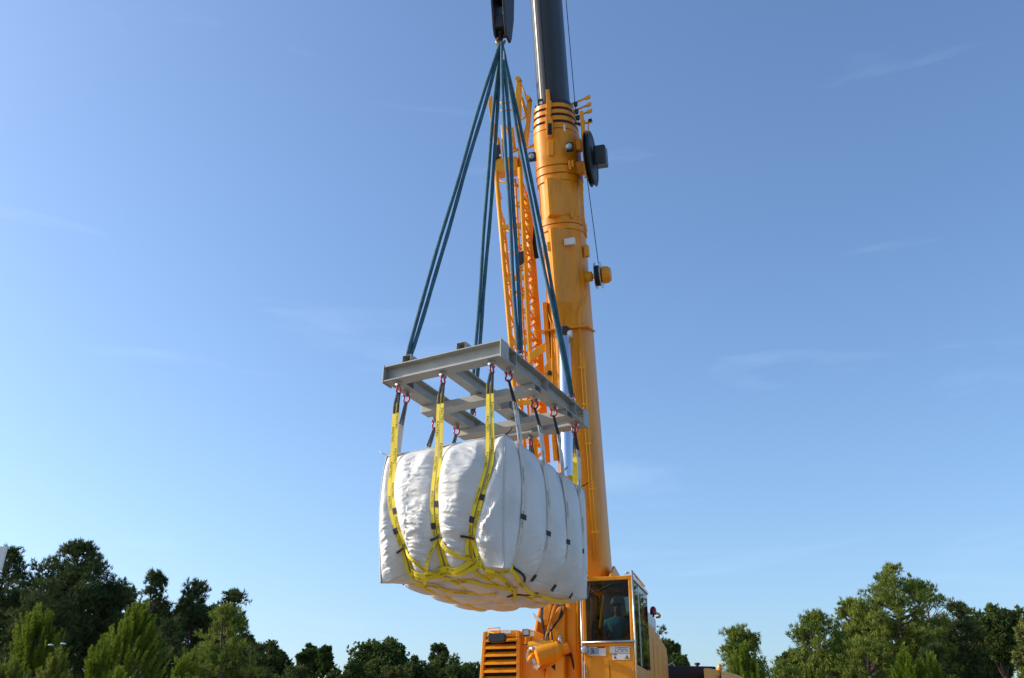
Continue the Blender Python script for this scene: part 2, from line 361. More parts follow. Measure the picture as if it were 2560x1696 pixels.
# ================================================================== HOOK BLOCK
HY = 13.18
hook = at(1253, 108, HY)                    # saddle of the hook
HB = hook + Z * .02
hang = thing('hook_block', 'black crane hook block with steel hook hanging below the boom tip', 'hook block', hook)
BX = V(.96, -.27, 0); BYv = V(.27, .96, 0)
def px_m(px, P): return px * (Vector(P) - CAMP).dot(CF) / FPX
pm = px_m(1, hook)
m = MB()                                    # hook: thick curved body
pth = []
for i in range(15):
    t = -2.6 + i * (4.1 / 14); pth.append(hook + V(0, 0, .02) + BX * (math.sin(t) * .062) - Z * (math.cos(t) * .062 - .02))
rad = [.018 + .026 * math.sin(math.pi * min(1, .15 + i / 16)) for i in range(15)]
m.tube(pth, rad, 12); hb = m.build('hook', 'hook_steel', hang, smooth='all')
m = MB(); m.lathe(hook + Z * .07 - BX * .02, Z, [(0, .05), (.10, .045), (.12, .07), (.16, .07)], 16); m.build('shank', 'matt_black', hang, smooth=True)
for k, (dx, x0, x1) in enumerate(((-.085, -.020, .020), (.115, -.020, .020))):
    m = MB(); c = hook + BX * dx
    zz = [(-.02, .10), (.10, .17), (.60, .30), (1.3, .34), (1.75, .28), (1.9, .12)]
    low = -.02 if k else .04
    pts = [c - BYv * h + Z * (z + .09 + low) for z, h in zz] + [c + BYv * h + Z * (z + .09 + low) for z, h in zz[::-1]]
    m.prism([p + BX * x0 for p in pts], BX * (x1 - x0)); m.build('cheek_plate', 'matt_black', hang, bevel=.006)
m = MB(); m.box(hook + Z * .34, BX * .085, BYv * .16, Z * .13); m.build('cross_head', 'matt_black', hang, bevel=.02)
for k in range(4):
    m = MB(); m.lathe(hook + Z * 1.15 + BX * (-.062 + .04 * k), BX, [(0, .26), (.004, .30), (.012, .27), (.024, .27), (.030, .30), (.034, .26)], 28); m.build('sheave', 'engine_dark', hang, smooth=True)
TIPZ = 31.0
for k in range(4):
    for s in (-1, 1):
        m = MB(); a = hook + Z * 1.15 + BX * (-.045 + .04 * k) + BYv * (.275 * s); m.tube([a, V(a.x, a.y, TIPZ - .3)], .010, 6); m.build('hoist_rope', 'engine_dark', hang)

# ------------------------------------------------------------------ teal round slings
SL_LAB = ['teal round sling running to the front left corner of the frame', 'teal round sling running to the front right corner of the frame',
          'teal round sling running to the rear left corner of the frame', 'teal round sling running to the rear right corner of the frame']
for i, P in enumerate(SLING_PTS):
    o = thing('lifting_sling', SL_LAB[i], 'sling', P, 'teal round slings between hook and frame')
    d = (hook - P).normalized(); s = d.cross(V(0, -1, .3)).normalized(); ddep = d.cross(s)
    for k in (-1, 1):
        m = MB(); path = []; rr = []
        n = 26
        for j in range(n + 1):
            t = j / n; off = (.010 + .030 * min(1, math.sin(math.pi * min(1, t * 1.08)) ** .5 + .25 * math.sin(t * 9 + i))) * k
            if t > .93: off *= (1 - t) / .07 * .6 + .4
            sag = .012 * math.sin(t * 17 + i * 2 + k)
            path.append(P.lerp(hook + Z * .01 + BX * (.02 * (i % 2) - .01), t) + s * off + ddep * (k * .012) + s * sag * .3)
            rr.append((.024 if t < .03 or t > .97 else .0285) * (1 + .06 * math.sin(j * 2.1 + k)))
        m.tube(path, rr, 10); st = m.build('strand', 'teal_sling', o, smooth='all')
    m = MB(); m.tube([P - s * .035 - d * .01, P + ddep * .0 - d * .035, P + s * .035 - d * .01], .026, 8); m.build('eye', 'teal_sling', o, smooth='all')
    if i in (1,):
        m = MB(); c = hook.lerp(P, .055); m.box(c - ddep * .03 + s * .02, s * .016, d * .10, ddep * .006); m.build('tag', 'sling_tag', o)

# ================================================================== BULK BAG
ha, hb_, hc = .885, 1.20, .785               # half sizes along FU, FW, up
BC = fr(LF / 2 + .015, LR / 2, 0); BC = V(BC.x, BC.y, 0)
BU = V(FU.x, FU.y, 0).normalized(); BWv = V(FW.x, FW.y, 0).normalized()
zt_near = at(1263, 1086, 11.75).z
def frame_dz(p): return -(FK.x * p.x + FK.y * p.y) / FK.z
top0 = zt_near - frame_dz(V(BU.x * -ha + BWv.x * hb_, BU.y * -ha + BWv.y * hb_, 0))
BC.z = top0 - hc
SA = [.80, .02, -.78]                       # strap positions across the front face (a: +1 left .. -1 right)
SB = [.70, .20, -.28, -.74]                 # strap positions on the side faces (b: +1 near .. -1 far)
def sa(q, c): return q * (1 - (.26 if q > 0 else .38) * max(0., min(1., (.55 - c) / 1.2)) ** 1.2)
def sm(x, a, b):
    t = max(0., min(1., (x - a) / (b - a))); return t * t * (3 - 2 * t)
def fbm(x, y, z, o=3):
    s = 0; k = 1.0
    for _ in range(o): s += noise.noise(V(x, y, z)) * k; x *= 2.03; y *= 2.03; z *= 2.03; k *= .5
    return s
def ridge(x, y, z): return 1 - abs(noise.noise(V(x, y, z))) * 2
def bag(a, b, c, wrinkle=True):
    """point of the filled bag for a point on the cube surface"""
    ea, eb, ec = 1 - abs(a) ** 2.6, 1 - abs(b) ** 2.6, 1 - abs(c) ** 4.5
    low = sm(-c, -.35, 1.0)                                      # 0 at the top .. 1 at the bottom
    x, y, z = a * ha, b * hb_, c * hc
    # belly below, shallow dome above
    if c < 0: z -= .11 * (-c) ** 3 * (max(0, 1 - a * a) ** .55) * (max(0, 1 - b * b) ** .55) * (1 - .12 * abs(math.sin(b * 9)))
    else: z += .05 * c ** 3 * max(0, 1 - a * a) * max(0, 1 - b * b)
    pf0 = sum(math.exp(-((a - sa(q, c)) / .10) ** 2) for q in SA); ps0 = sum(math.exp(-((b - q) / .07) ** 2) for q in SB)
    if c < 0: z += (-c) ** 6 * (.050 * ps0 * ea + .030 * pf0 * eb)
    # sides bulge, more in the lower middle
    by = .155 * ea ** .7 * ec * (.7 + .5 * sm(-c, -.8, .3)); bx = .115 * eb ** .7 * ec * (.7 + .5 * sm(-c, -.8, .3))
    # straps pinch the cloth
    pf = sum(math.exp(-((a - sa(q, c)) / .125) ** 2) for q in SA); ps = sum(math.exp(-((b - q) / .10) ** 2) for q in SB)
    by -= pf * (.075 * ec ** .5 + .140 * sm(-c, -.3, .9)) * (1 if b > 0 else .8) * (abs(b) ** 4)
    bx -= ps * (.040 + .080 * sm(-c, -.3, 1.0)) * (abs(a) ** 4)
    z += (.035 * ps * abs(a) ** 10 + .075 * pf * abs(b) ** 10) * low * low * (1 if c < 0 else 0)
    # corners stay out as ears at the foot
    cor = (abs(a) * abs(b)) ** 10
    taper = -.05 * sm(-c, .35, 1.0) * (1 - .85 * cor)
    rc = .055 * (abs(a) * abs(b)) ** 7 * (.35 + .65 * ec); x -= math.copysign(rc, a); y -= math.copysign(rc, b)
    y += math.copysign(1, b) * abs(b) ** 3 * (by + taper * .9); x += math.copysign(1, a) * abs(a) ** 3 * (bx + taper * .6)
    x += math.copysign(1, a) * abs(a) ** 3 * (.075 if a > 0 else .045) * ec * (1 + .3 * math.sin(c * 2.2 + a)); y += math.copysign(1, b) * abs(b) ** 3 * .045 * ec
    if c < -.6: z -= (.06 if b > 0 else -.05) * (abs(a) ** 5) * (abs(b) ** 5) * sm(-c, .6, 1)
    if c > 0: z -= .045 * (1 - cor) * (abs(a) ** 14 + abs(b) ** 14) * .3
    if wrinkle:
        e = min(1, 1.6 * ea) * min(1, 1.6 * ec); e2 = min(1, 1.6 * eb) * min(1, 1.6 * ec)
        if abs(b) > .999:
            dis = .050 * fbm(a * 1.7 + 3, c * 1.3, 5 + b) * e
            mid_ = max(0, 1 - pf * 1.1)
            slant = c * 26 - a * 7 * math.copysign(1, .45 - a) + 2.0 * fbm(a * 2, c * 2, 1)
            w1 = ridge(a * 2.2, slant * .50, 7.3) - .6; w2 = ridge(a * 3.6 + 9, slant * 1.15, 2.3) - .6
            g1 = (.25 + .9 * sm(-c, -.25, .55)) * (1 - .55 * sm(-c, .80, 1))
            dis += e * mid_ * g1 * (.048 * w1 + .026 * w2) * (1 if a > -.78 else .55)
            if a < -.62:                                        # loose shiny folds by the near corner
                q = sm(-a, .62, .85); dis += e * q * (.085 * ridge(a * 4 + c * 1.9, c * 1.25 + a * 2.0, 4.1) - .045)
                dis += e * q * .026 * ridge(a * 9 - c * 5, c * 6, 1.7)
            if a > .62:
                q = sm(a, .62, .85); dis += e * q * (.050 * ridge(a * 5 - c * 2.2, c * 2.2, 8.1) + .014 * ridge(a * 9 + c * 3.0, c * 6, 3.7) - .02)
            dis += e * .030 * ridge(a * 2.2 + c * .8, c * 1.0 - a * 1.0, 11.5) * sm(c, -.1, .8)
            y += math.copysign(1, b) * dis * (1 - .92 * min(1, pf))
        elif abs(a) > .999:
            dis = .036 * fbm(b * 2.2 + 1, c * 1.1, 9 + a) * e2
            dis += e2 * (.012 * ridge(b * 3 + c * .5, c * 2 - b * 3.0, 2.2) * sm(-c, -.1, .6) + .012 * (ridge(b * 4, c * 9 + b * 10, 3) - .6) * sm(-c, -.1, .6))
            nb = sm(b, .72, .95); dis += e2 * nb * (.022 * ridge(b * 9, c * 1.6 + b * 2, 6.6) - .01)
            x += math.copysign(1, a) * dis * (1 - .9 * min(1, ps))
        elif c < -.999:
            z += ea * eb * .022 * fbm(a * 2, b * 2.5, 3) * (1 - min(1, ps0)) * (1 - min(1, pf0)) - .03 * ea * eb * (1 - min(1, ps0))
        else:
            z += ea * eb * .035 * fbm(a * 2.5, b * 2.5, 13) + .035 * (ea + eb) * fbm(a * 4, b * 4, 21) * .6
    P = V(BC.x, BC.y, BC.z) + BU * x + BWv * y + Z * z
    P.z += frame_dz(P - BC); return P
bagT = thing('bulk_bag', 'large bulging white fabric bag slung under the grey lifting frame', 'bulk bag', BC)
m = MB(); idx = {}
def gridline(n, pw=.80): return [math.copysign(abs(t) ** pw, t) for t in [-1 + 2 * i / n for i in range(n + 1)]]
NA, NB, NC = 150, 120, 130
ga, gb, gc = gridline(NA), gridline(NB), gridline(NC)
vs, fs = [], []
def vid(a, b, c):
    k = (round(a, 6), round(b, 6), round(c, 6))
    if k not in idx: idx[k] = len(vs); vs.append(bag(a, b, c))
    return idx[k]
for b in (1.0, -1.0):
    for i in range(NA):
        for j in range(NC): fs.append(tuple(vid(a, b, c) for a, c in ((ga[i], gc[j]), (ga[i + 1], gc[j]), (ga[i + 1], gc[j + 1]), (ga[i], gc[j + 1]))))
for a in (1.0, -1.0):
    for i in range(NB):
        for j in range(NC): fs.append(tuple(vid(a, b, c) for b, c in ((gb[i], gc[j]), (gb[i + 1], gc[j]), (gb[i + 1], gc[j + 1]), (gb[i], gc[j + 1]))))
for c in (1.0, -1.0):
    for i in range(NA):
        for j in range(NB): fs.append(tuple(vid(a, b, c) for a, b in ((ga[i], gb[j]), (ga[i + 1], gb[j]), (ga[i + 1], gb[j + 1]), (ga[i], gb[j + 1]))))
m.add(vs, fs); body = m.build('bag_body', 'bag_white', bagT, smooth='all')
# seams with piping
def out_off(P, d): return P + ((P - BC) * V(1, 1, .6)).normalized() * d
for a in (1, -1):
    for b in (1, -1):
        cs = [1 - 2 * i / 60 for i in range(61)]
        m = MB(); m.tube([out_off(bag(a, b, c), .004) for c in cs], .011, 7); m.build('piping', 'piping', bagT, smooth='all')
        m = MB(); m.tube([out_off(bag(a, b, c), .010) + BU * (-.010 * a) for c in cs], .004, 5); m.build('seam_cord', 'piping_dark', bagT, smooth='all')
for (p, q) in (((1, 1), (-1, 1)), ((-1, 1), (-1, -1)), ((1, 1), (1, -1)), ((1, -1), (-1, -1))):
    for c in (1, -1):
        m = MB(); m.tube([out_off(bag(p[0] + (q[0] - p[0]) * t, p[1] + (q[1] - p[1]) * t, c), .002) for t in [i / 80 for i in range(81)]], .008 if c > 0 else .005, 6); m.build('seam', 'piping', bagT, smooth='all')
# loose tie strings at the top corners
for a, b, s in ((1, 1, 1), (-1, 1, -1), (-1, -.35, -1), (-1, -.9, -1), (1, .2, 1)):
    P = bag(a, b, 1); m = MB(); r_ = random.Random(int(a * 7 + b * 31))
    pth = [P]; d = BU * s * .03 + V(0, 0, .02)
    for i in range(6): pth.append(pth[-1] + d * .6 + V(r_.uniform(-.012, .012), r_.uniform(-.012, .012), r_.uniform(-.014, .012)))
    m.tube(pth, .008, 6); m.build('tie_cord', 'piping' if a == 1 and b == 1 else 'strap_black', bagT, smooth='all')

def ribbon(path, sides, w, t=.006):
    """flat strap along a path; sides = half-width directions"""
    m = MB(); rings = []; n = len(path)
    for i, p in enumerate(path):
        tan = (path[min(i + 1, n - 1)] - path[max(i - 1, 0)]).normalized(); s = (sides[i] - tan * sides[i].dot(tan)).normalized(); nn = tan.cross(s)
        ww = w[i] if isinstance(w, list) else w
        rings.append([p - s * ww / 2 - nn * t / 2, p + s * ww / 2 - nn * t / 2, p + s * ww / 2 + nn * t / 2, p - s * ww / 2 + nn * t / 2])
    m.loft(rings); return m
def on_path(path, sides, word, s0, length, height, off, outdir):
    """letters laid along a strap from arc position s0"""
    tv, tf = text_mesh(word); m = MB(); cum = [0]
    for i in range(1, len(path)): cum.append(cum[-1] + (path[i] - path[i - 1]).length)
    vs = []
    for (tx, ty) in tv:
        s = s0 + tx * length
        i = 0
        while i < len(cum) - 2 and cum[i + 1] < s: i += 1
        f = (s - cum[i]) / max(1e-6, cum[i + 1] - cum[i]); p = path[i].lerp(path[i + 1], f)
        tan = (path[i + 1] - path[i]).normalized(); sd = (sides[i] - tan * sides[i].dot(tan)).normalized(); nn = tan.cross(sd)
        if nn.dot(p - BC) < 0: nn = -nn
        vs.append(p + nn.cross(tan) * ((ty - .5) * height) + nn * off)
    m.add(vs, tf); return m
def face_path(pts, off, n=40):
    """pts on the cube surface -> points just outside the cloth"""
    out = []
    seg = [(Vector(p), Vector(q)) for p, q in zip(pts[:-1], pts[1:])]
    for p, q in seg:
        k = max(3, int(n * (q - p).length / 2))
        for i in range(k):
            v = p.lerp(q, i / k); mxv = max(abs(v.x), abs(v.y), abs(v.z)); out.append((v / mxv))
    v = Vector(pts[-1]); out.append(v / max(abs(v.x), abs(v.y), abs(v.z)))
    res = []
    for v in out:
        P = bag(v.x, v.y, v.z, False); nrm = V(0, 0, 0)
        if abs(v.y) > .93: nrm += BWv * math.copysign(1, v.y)
        if abs(v.x) > .93: nrm += BU * math.copysign(1, v.x)
        if abs(v.z) > .93: nrm += Z * math.copysign(1, v.z)
        res.append(P + nrm.normalized() * off)
    return res
def smooth_path(p, it=3):
    for _ in range(it): p = [p[0]] + [(p[i - 1] + p[i] * 2 + p[i + 1]) / 4 for i in range(1, len(p) - 1)] + [p[-1]]
    return p
def resample(p, n):
    cum = [0]
    for i in range(1, len(p)): cum.append(cum[-1] + (p[i] - p[i - 1]).length)
    out = []; i = 0
    for k in range(n + 1):
        s = cum[-1] * k / n
        while i < len(cum) - 2 and cum[i + 1] < s: i += 1
        out.append(p[i].lerp(p[i + 1], (s - cum[i]) / max(1e-9, cum[i + 1] - cum[i])))
    return out
def strap(face, i, mt, w, spread):
    """one strap loop: black sleeve at the shackle, two webbing legs over the face, under the bag"""
    H = HANG[face, i]; sd = BU if face in 'fk' else BWv; outv = {'f': BWv, 'k': -BWv, 'r': -BU, 'l': BU}[face]
    q = SA[i] if face in 'fk' else SB[i]; big = face in 'fk'
    sgn = {'f': 1, 'k': -1, 'r': -1, 'l': 1}[face]
    def cub(s, c): return (sa(q, c) + s, sgn, c) if big else (sgn, q + s, c)
    def bot(s, t): return (sa(q, -1) + s, t, -1) if big else (t, q + s, -1)
    first = None
    for k in (-1, 1):
        so = spread * k * (1 / (ha if big else hb_))
        c_in = .78
        body_p = face_path([cub(so, c_in), cub(so, .5), cub(so, .2), cub(so, -.2), cub(so * 1.0, -.55), cub(so * 1.1, -.8), cub(so * 1.35, -.985), bot(so * 1.2, sgn * .985), bot(so, sgn * .5), bot(so, sgn * .02)], (.020 if big else .011) + (.005 if k > 0 else 0), 44)
        top_e = body_p[0]
        slv = H.lerp(top_e, .16 if big else .30)
        nose = [H + sd * (.012 * k), H.lerp(slv, .5) + sd * (.018 * k) + outv * .015, slv + sd * (.022 * k) + outv * .03]
        mid_ = [slv.lerp(top_e, t) + sd * (.022 * k * (1 - t)) + outv * (.03 * (1 - t) + .012 * math.sin(math.pi * t)) for t in (.15, .3, .45, .6, .75, .9)]
        full = smooth_path(nose[2:] + mid_ + body_p, 3); full = smooth_path(resample(full, 90), 10)
        sides = [(sd + BU * 0).copy() for _ in full]
        rb = ribbon(full, sides, w, .006 if big else .014); st = rb.build('strap', mt, bagT, smooth=True, label=None)
        # black wear sleeve with pale edges
        sl = smooth_path(resample(nose + [mid_[0]], 12), 1)
        for e in (-1, 0, 1):
            m = ribbon([p + sd * (e * .014) + outv * (.006 * (1 - abs(e))) for p in sl], [sd] * len(sl), .011, .010); m.build('sleeve', 'strap_black', st, smooth=True)
        for e in (-.5, .5):
            m = ribbon([p + sd * (e * .016) for p in sl], [sd] * len(sl), .005, .007); m.build('sleeve_edge', 'strap_white', st)
        total = sum((full[j + 1] - full[j]).length for j in range(90))
        # lettering
        step = .46 if big else .55; s0 = .14 + (.17 if k > 0 else 0) + .05 * i; nlet = 0
        while s0 < total * .60 and (big or k > 0):
            m = on_path(full, sides, 'PACTEC', s0, .20, w * .62, .006 if big else .010, outv); m.build('lettering', 'ink', st, kind='stuff'); s0 += step
        # black wear pads low on the strap
        for cc in ((.47 + .04 * k) if big else .50, ):
            j = int(90 * cc); m = ribbon([p + outv * .004 for p in full[j:j + 3]], sides[j:j + 3], w * 1.12, .012); m.build('wear_pad', 'strap_black', st)
    if not big:                                                # dark patch where the strap turns under
        pp = face_path([cub(0, -.93), cub(0, -.985), bot(0, sgn * .98)], .034, 60); m = ribbon(pp, [BWv] * len(pp), .062, .010); m.build('wear_pad', 'strap_black', bagT)
for i in range(3):
    strap('f', i, 'strap_yellow', .050, .030); strap('k', i, 'strap_yellow', .050, .030)
for i in range(4):
    strap('r', i, 'strap_white', .056, .027); strap('l', i, 'strap_white', .056, .027)
# net of yellow webbing round the foot of the front face and under the bag
def web(pts, w, mt='strap_yellow', off=.030, words=(), label=None):
    p = resample(smooth_path(face_path(pts, off, 60), 4), 46); n = len(p); sides = []
    for i in range(n):
        tan = (p[min(i + 1, n - 1)] - p[max(i - 1, 0)]).normalized(); o = ((p[i] - BC) * V(1, 1, .8)).normalized(); sides.append(tan.cross(o).normalized())
    st = ribbon(p, sides, w).build('web_strap', mt, bagT, smooth=True)
    for s0 in words: on_path(p, sides, 'PACTEC', s0, .19, w * .62, .006, None).build('lettering', 'ink', st, kind='stuff')
    return st
web([(.58, 1, -.93), (.25, 1, -1.02), (.0, 1, -.97), (-.25, 1, -1.0), (-.48, 1, -.92)], .060, off=.045, words=(.10, .36, .66))
web([(.60, 1, -1.0), (.30, .93, -1), (.0, .97, -1), (-.25, .94, -1), (-.50, 1, -1.0)], .052, off=.036, words=(.06, .5))
web([(.57, 1, -.66), (.36, 1, -.84), (.16, .99, -1), (.0, .86, -1), (-.35, .62, -1), (-.6, .3, -1)], .042, off=.046, words=(.3, .85))
web([(.03, 1, -.58), (.14, 1, -.82), (.24, .98, -1), (.45, .8, -1)], .042, off=.034, words=(.12,))
web([(-.01, 1, -.56), (-.16, 1, -.72), (-.34, 1, -.88), (-.50, 1, -.97), (-.75, .93, -1), (-1, .72, -.93)], .045, off=.034, words=(.06, .62, 1.0))
web([(-.45, 1, -.64), (-.40, 1, -.84), (-.42, .97, -1), (-.5, .7, -1)], .042, off=.034, words=(.2,))
web([(-.50, 1, -.62), (-.56, 1, -.84), (-.66, .96, -1), (-.75, .70, -1), (-.6, .2, -1), (-.2, -.3, -1)], .046, off=.044, words=(.25, .9))
web([(-.99, .70, -.97), (-.85, .45, -1), (-.75, .0, -1), (-.85, -.5, -1), (-.98, -.74, -.97)], .046, off=.050, words=(.3, .9))
web([(.60, .96, -1), (.40, .72, -1), (.1, .45, -1), (-.25, .15, -1)], .046, off=.050, words=(.2, .6))
for p0, p1 in (((.68, 1, -.70), (.52, 1, -.60)), ((.09, 1, -.60), (-.08, 1, -.54)), ((-.40, 1, -.60), (-.58, 1, -.66))):
    web([p0, p1], .030, 'strap_black', .046)
web([(-.99, .70, -.94), (-.995, .58, -.985), (-.9, .40, -1)], .030, 'strap_black', .03)
web([(-.35, .05, -1), (-.8, -.05, -1)], .045, 'strap_black', .03)
# ================================================================== MOBILE CRANE
P0 = at(1480, 1560, 19.5)                                   # boom foot pin
_n = ray(1478, 1560).cross(ray(1363, 0)); TIP = V(hook.x - .12, hook.y - .30, 0)
TIP.z = CAM_H - (_n.x * TIP.x + _n.y * TIP.y) / _n.z
BD = (TIP - P0); BLEN = BD.length; BD.normalize()
FWD = V(BD.x, BD.y, 0).normalized(); RGT = V(-FWD.y, FWD.x, 0)
if RGT.x < 0: RGT = -RGT
BN = RGT.cross(BD); BN = BN if BN.dot(FWD) > 0 else -BN
SLEW = P0 + FWD * 1.3; SLEW.z = 0
def C(x, y, z): return SLEW + RGT * x - FWD * y + Z * z      # x to the picture's right, y away, z above ground
def B(r, n, s): return P0 + RGT * r + BN * n + BD * s        # on the boom: sideways, towards the camera, along
def s_of(y):
    lo, hi = -2, 26
    for _ in range(50):
        mdd = (lo + hi) / 2
        if proj(P0 + BD * mdd)[1] > y: lo = mdd
        else: hi = mdd
    return lo
def r_of(x, s, n=0.0):                                       # sideways offset that lands on picture column x
    lo, hi = -6, 6
    for _ in range(50):
        q = (lo + hi) / 2
        if proj(B(q, n, s))[0] < x: lo = q
        else: hi = q
    return lo
def c_at(x, y, fy):                                          # point on the plane "y away = fy" seen at pixel
    d = ray(x, y); o = C(0, fy, 0); t = (o - CAMP).dot(FWD) / d.dot(FWD); return CAMP + d * t
crane = thing('mobile_crane', 'large yellow telescopic mobile crane with raised boom behind the bag', 'crane', SLEW)
def box_between(p, q, name, mt, parent, bevel=.01):          # crane-local axis-aligned box
    x0, y0, z0 = p; x1, y1, z1 = q; m = MB(); m.box(C((x0 + x1) / 2, (y0 + y1) / 2, (z0 + z1) / 2), RGT * abs(x1 - x0) / 2, FWD * abs(y1 - y0) / 2, Z * abs(z1 - z0) / 2)
    return m.build(name, mt, parent, bevel=bevel)
# ---- boom sections
def ring(s, hw, hn, kind='round', n=40, cx=0):
    out = []
    for j in range(n):
        t = 2 * math.pi * j / n; c, q = math.cos(t), math.sin(t)
        e = 2.0 / 2.6 if q > 0 else 2.0 / 5.0                 # rounded underside, boxy top
        out.append(B(cx + hw * math.copysign(abs(c) ** e, c), hn * math.copysign(abs(q) ** (1 if q > 0 else .5), q) - (0 if q > 0 else 0), s))
    return out
def section(name, s0, s1, hw0, hw1, hn, mt, parent=crane):
    m = MB(); m.loft([ring(s0, hw0, hn), ring(s1, hw1, hn * hw1 / hw0)]); return m.build(name, mt, parent, smooth=True)
sA, sB, sC = s_of(1700), s_of(830), s_of(345)
base = section('boom_base', -.6, s_of(352), .425, .425, .52, 'yellow')
s_top = s_of(272)
tele = section('boom_section', s_of(400), BLEN * .78, .318, .318, .40, 'boom_black')
section('boom_section', BLEN * .70, BLEN * .985, .27, .27, .34, 'boom_black')
m = MB(); m.box(B(0, .05, BLEN), RGT * .22, BN * .55, BD * .35); m.build('boom_head', 'yellow', crane, bevel=.03)
for r_ in (-.12, 0, .12):
    m = MB(); m.lathe(B(r_ - .03, .42, BLEN), RGT, [(0, .30), (.01, .34), (.03, .30), (.05, .34), (.06, .30)], 24); m.build('tip_sheave', 'engine_dark', crane, smooth=True)
# section seam line on the black boom
m = MB(); q = B(r_of(1357, s_of(130), .40), 0, 0)
for k in range(3):
    rr = (-.20, -.05, .12)[k]; nn = .40 * math.sqrt(max(0, 1 - (abs(rr) / .318) ** 2.6)) ** 1.0
    m = MB(); m.box(B(rr, .405 - .10 * (abs(rr) / .318) ** 2, (s_top + BLEN * .78) / 2), RGT * .006, BN * .006, BD * ((BLEN * .78 - s_top) / 2)); m.build('weld_seam', 'boom_black', tele)
# stacked collars at the boom throat
ys = [(345, 332), (324, 314), (306, 297), (289, 280)]
for k, (ya, yb) in enumerate(ys):
    hw = .455 - .012 * k; col_ = section('boom_collar', s_of(ya), s_of(yb), hw, hw - .006, .57 - .03 * k, 'yellow')
    section('guide_pad', s_of(yb) + .002, s_of(yb) + .10, hw - .03, hw - .03, .50 - .03 * k, 'matt_black', col_)
    m = MB(); c = B(r_of(1372, s_of(ya), .55), .60 - .03 * k, (s_of(ya) + s_of(yb)) / 2); m.box(c, RGT * .05, BN * .035, BD * .075); m.build('lug', 'yellow', col_, bevel=.008)
m = MB(); c = B(r_of(1371, s_of(268), .46), .46, s_of(262)); m.box(c, RGT * .035, BN * .05, BD * .13); m.build('stop_block', 'yellow', crane, bevel=.008)
m = MB(); c = B(r_of(1352, s_of(275), .42), .33, s_of(272)); m.box(c, RGT * .075, BN * .05, BD * .10); m.build('slide_pad', 'matt_black', crane, bevel=.01)
m = MB(); m.lathe(c + BN * .05, BN, [(0, .04), (.02, .035)], 14); m.build('bolt', 'zinc', crane, smooth=True)
# boom head casing with slotted lug
head = section('boom_throat', s_of(432), s_of(347), .452, .458, .56, 'yellow')
c = B(r_of(1376, s_of(345), .58), .60, 0) - P0
def bl(x, y, n): s = s_of(y); return B(r_of(x, s, n), n, s)
m = MB(); m.prism([bl(1367, 326, .60), bl(1383, 326, .60), bl(1383, 362, .60), bl(1380, 370, .60), bl(1370, 370, .60), bl(1367, 362, .60)], BN * .07); m.build('lug', 'yellow', head, bevel=.01)
m = MB(); m.prism([bl(1370, 338, .672), bl(1379, 338, .672), bl(1380, 364, .672), bl(1377, 367, .672), bl(1370, 364, .672)], BN * .004); m.build('slot', 'engine_dark', head)
m = MB(); m.prism([bl(1371, 378, .56), bl(1385, 378, .56), bl(1385, 412, .56), bl(1371, 412, .56)], BN * .035); m.build('plate', 'yellow', head, bevel=.006)
# rings and keel of the base section
for ya, yb, k in ((452, 436, .02), (470, 455, .01), (575, 560, .02), (590, 577, .01)):
    section('boom_ring', s_of(ya), s_of(yb), .425 + .012 + k, .425 + .012 + k, .545 + k, 'yellow')
for ya, yb in ((560, 470), (770, 590)):
    s0, s1 = s_of(ya), s_of(yb); bx = 1396 if ya > 600 else 1385
    rl = r_of(1352 if yb < 500 else 1362, s1, .3); rk0 = -.105; rk1 = -.035; rr = .405
    def keel(s, f=1.0): return [B(rl * f, .20, s), B(rk0, .50 + .24 * f, s), B(rk1, .50 + .24 * f, s), B(rr * f, .26, s), B(.2, -.1, s), B(-.2, -.1, s)]
    rings = [keel(s1), keel(s0)]
    if ya > 600: rings.append([B(-.10, .49, s_of(835)), B(-.07, .50, s_of(835)), B(-.05, .50, s_of(835)), B(-.02, .49, s_of(835)), B(-.03, .1, s_of(835)), B(-.08, .1, s_of(835))])
    m = MB(); m.loft(rings); m.build('boom_keel', 'yellow', crane, bevel=.012)
# clamp lugs on rings
for (x, y) in ((1424, 436), (1432, 436), (1430, 558), (1425, 441), (1445, 556)):
    m = MB(); p = bl(x, y, .50); m.box(p, RGT * .022, BN * .03, BD * .07); m.build('clamp_lug', 'yellow', crane, bevel=.006)
# luffing bracket plate across the boom
m = MB(); m.box(B(-.02, .20, s_of(832)), RGT * .50, BN * .38, BD * .012); m.build('bracket_plate', 'yellow', crane, bevel=.004)
m = MB(); m.box(bl(1414, 850, .62), RGT * .06, BN * .10, BD * .17); m.build('rod_clevis', 'matt_black', crane, bevel=.02)
# luffing cylinder
ct = bl(1411, 856, .66); cb = c_at(1434, 1700, -1.05)
dr = (cb - ct).normalized(); ln = (cb - ct).length
lc = MB(); lc.lathe(ct, dr, [(0, .10), (.05, .128), (ln * .55, .128)], 28); lc = lc.build('luffing_cylinder', 'chrome', crane, smooth=True)
m = MB(); m.lathe(ct + dr * ln * .45, dr, [(0, .15), (.12, .19), (.16, .175), (ln * .55, .175)], 28); m.build('cylinder_barrel', 'yellow', lc, smooth=True)
m = MB(); m.lathe(ct - dr * .06 - RGT * .15, RGT, [(0, .075), (.30, .075)], 18); m.build('rod_eye', 'white_paint', lc, smooth=True)
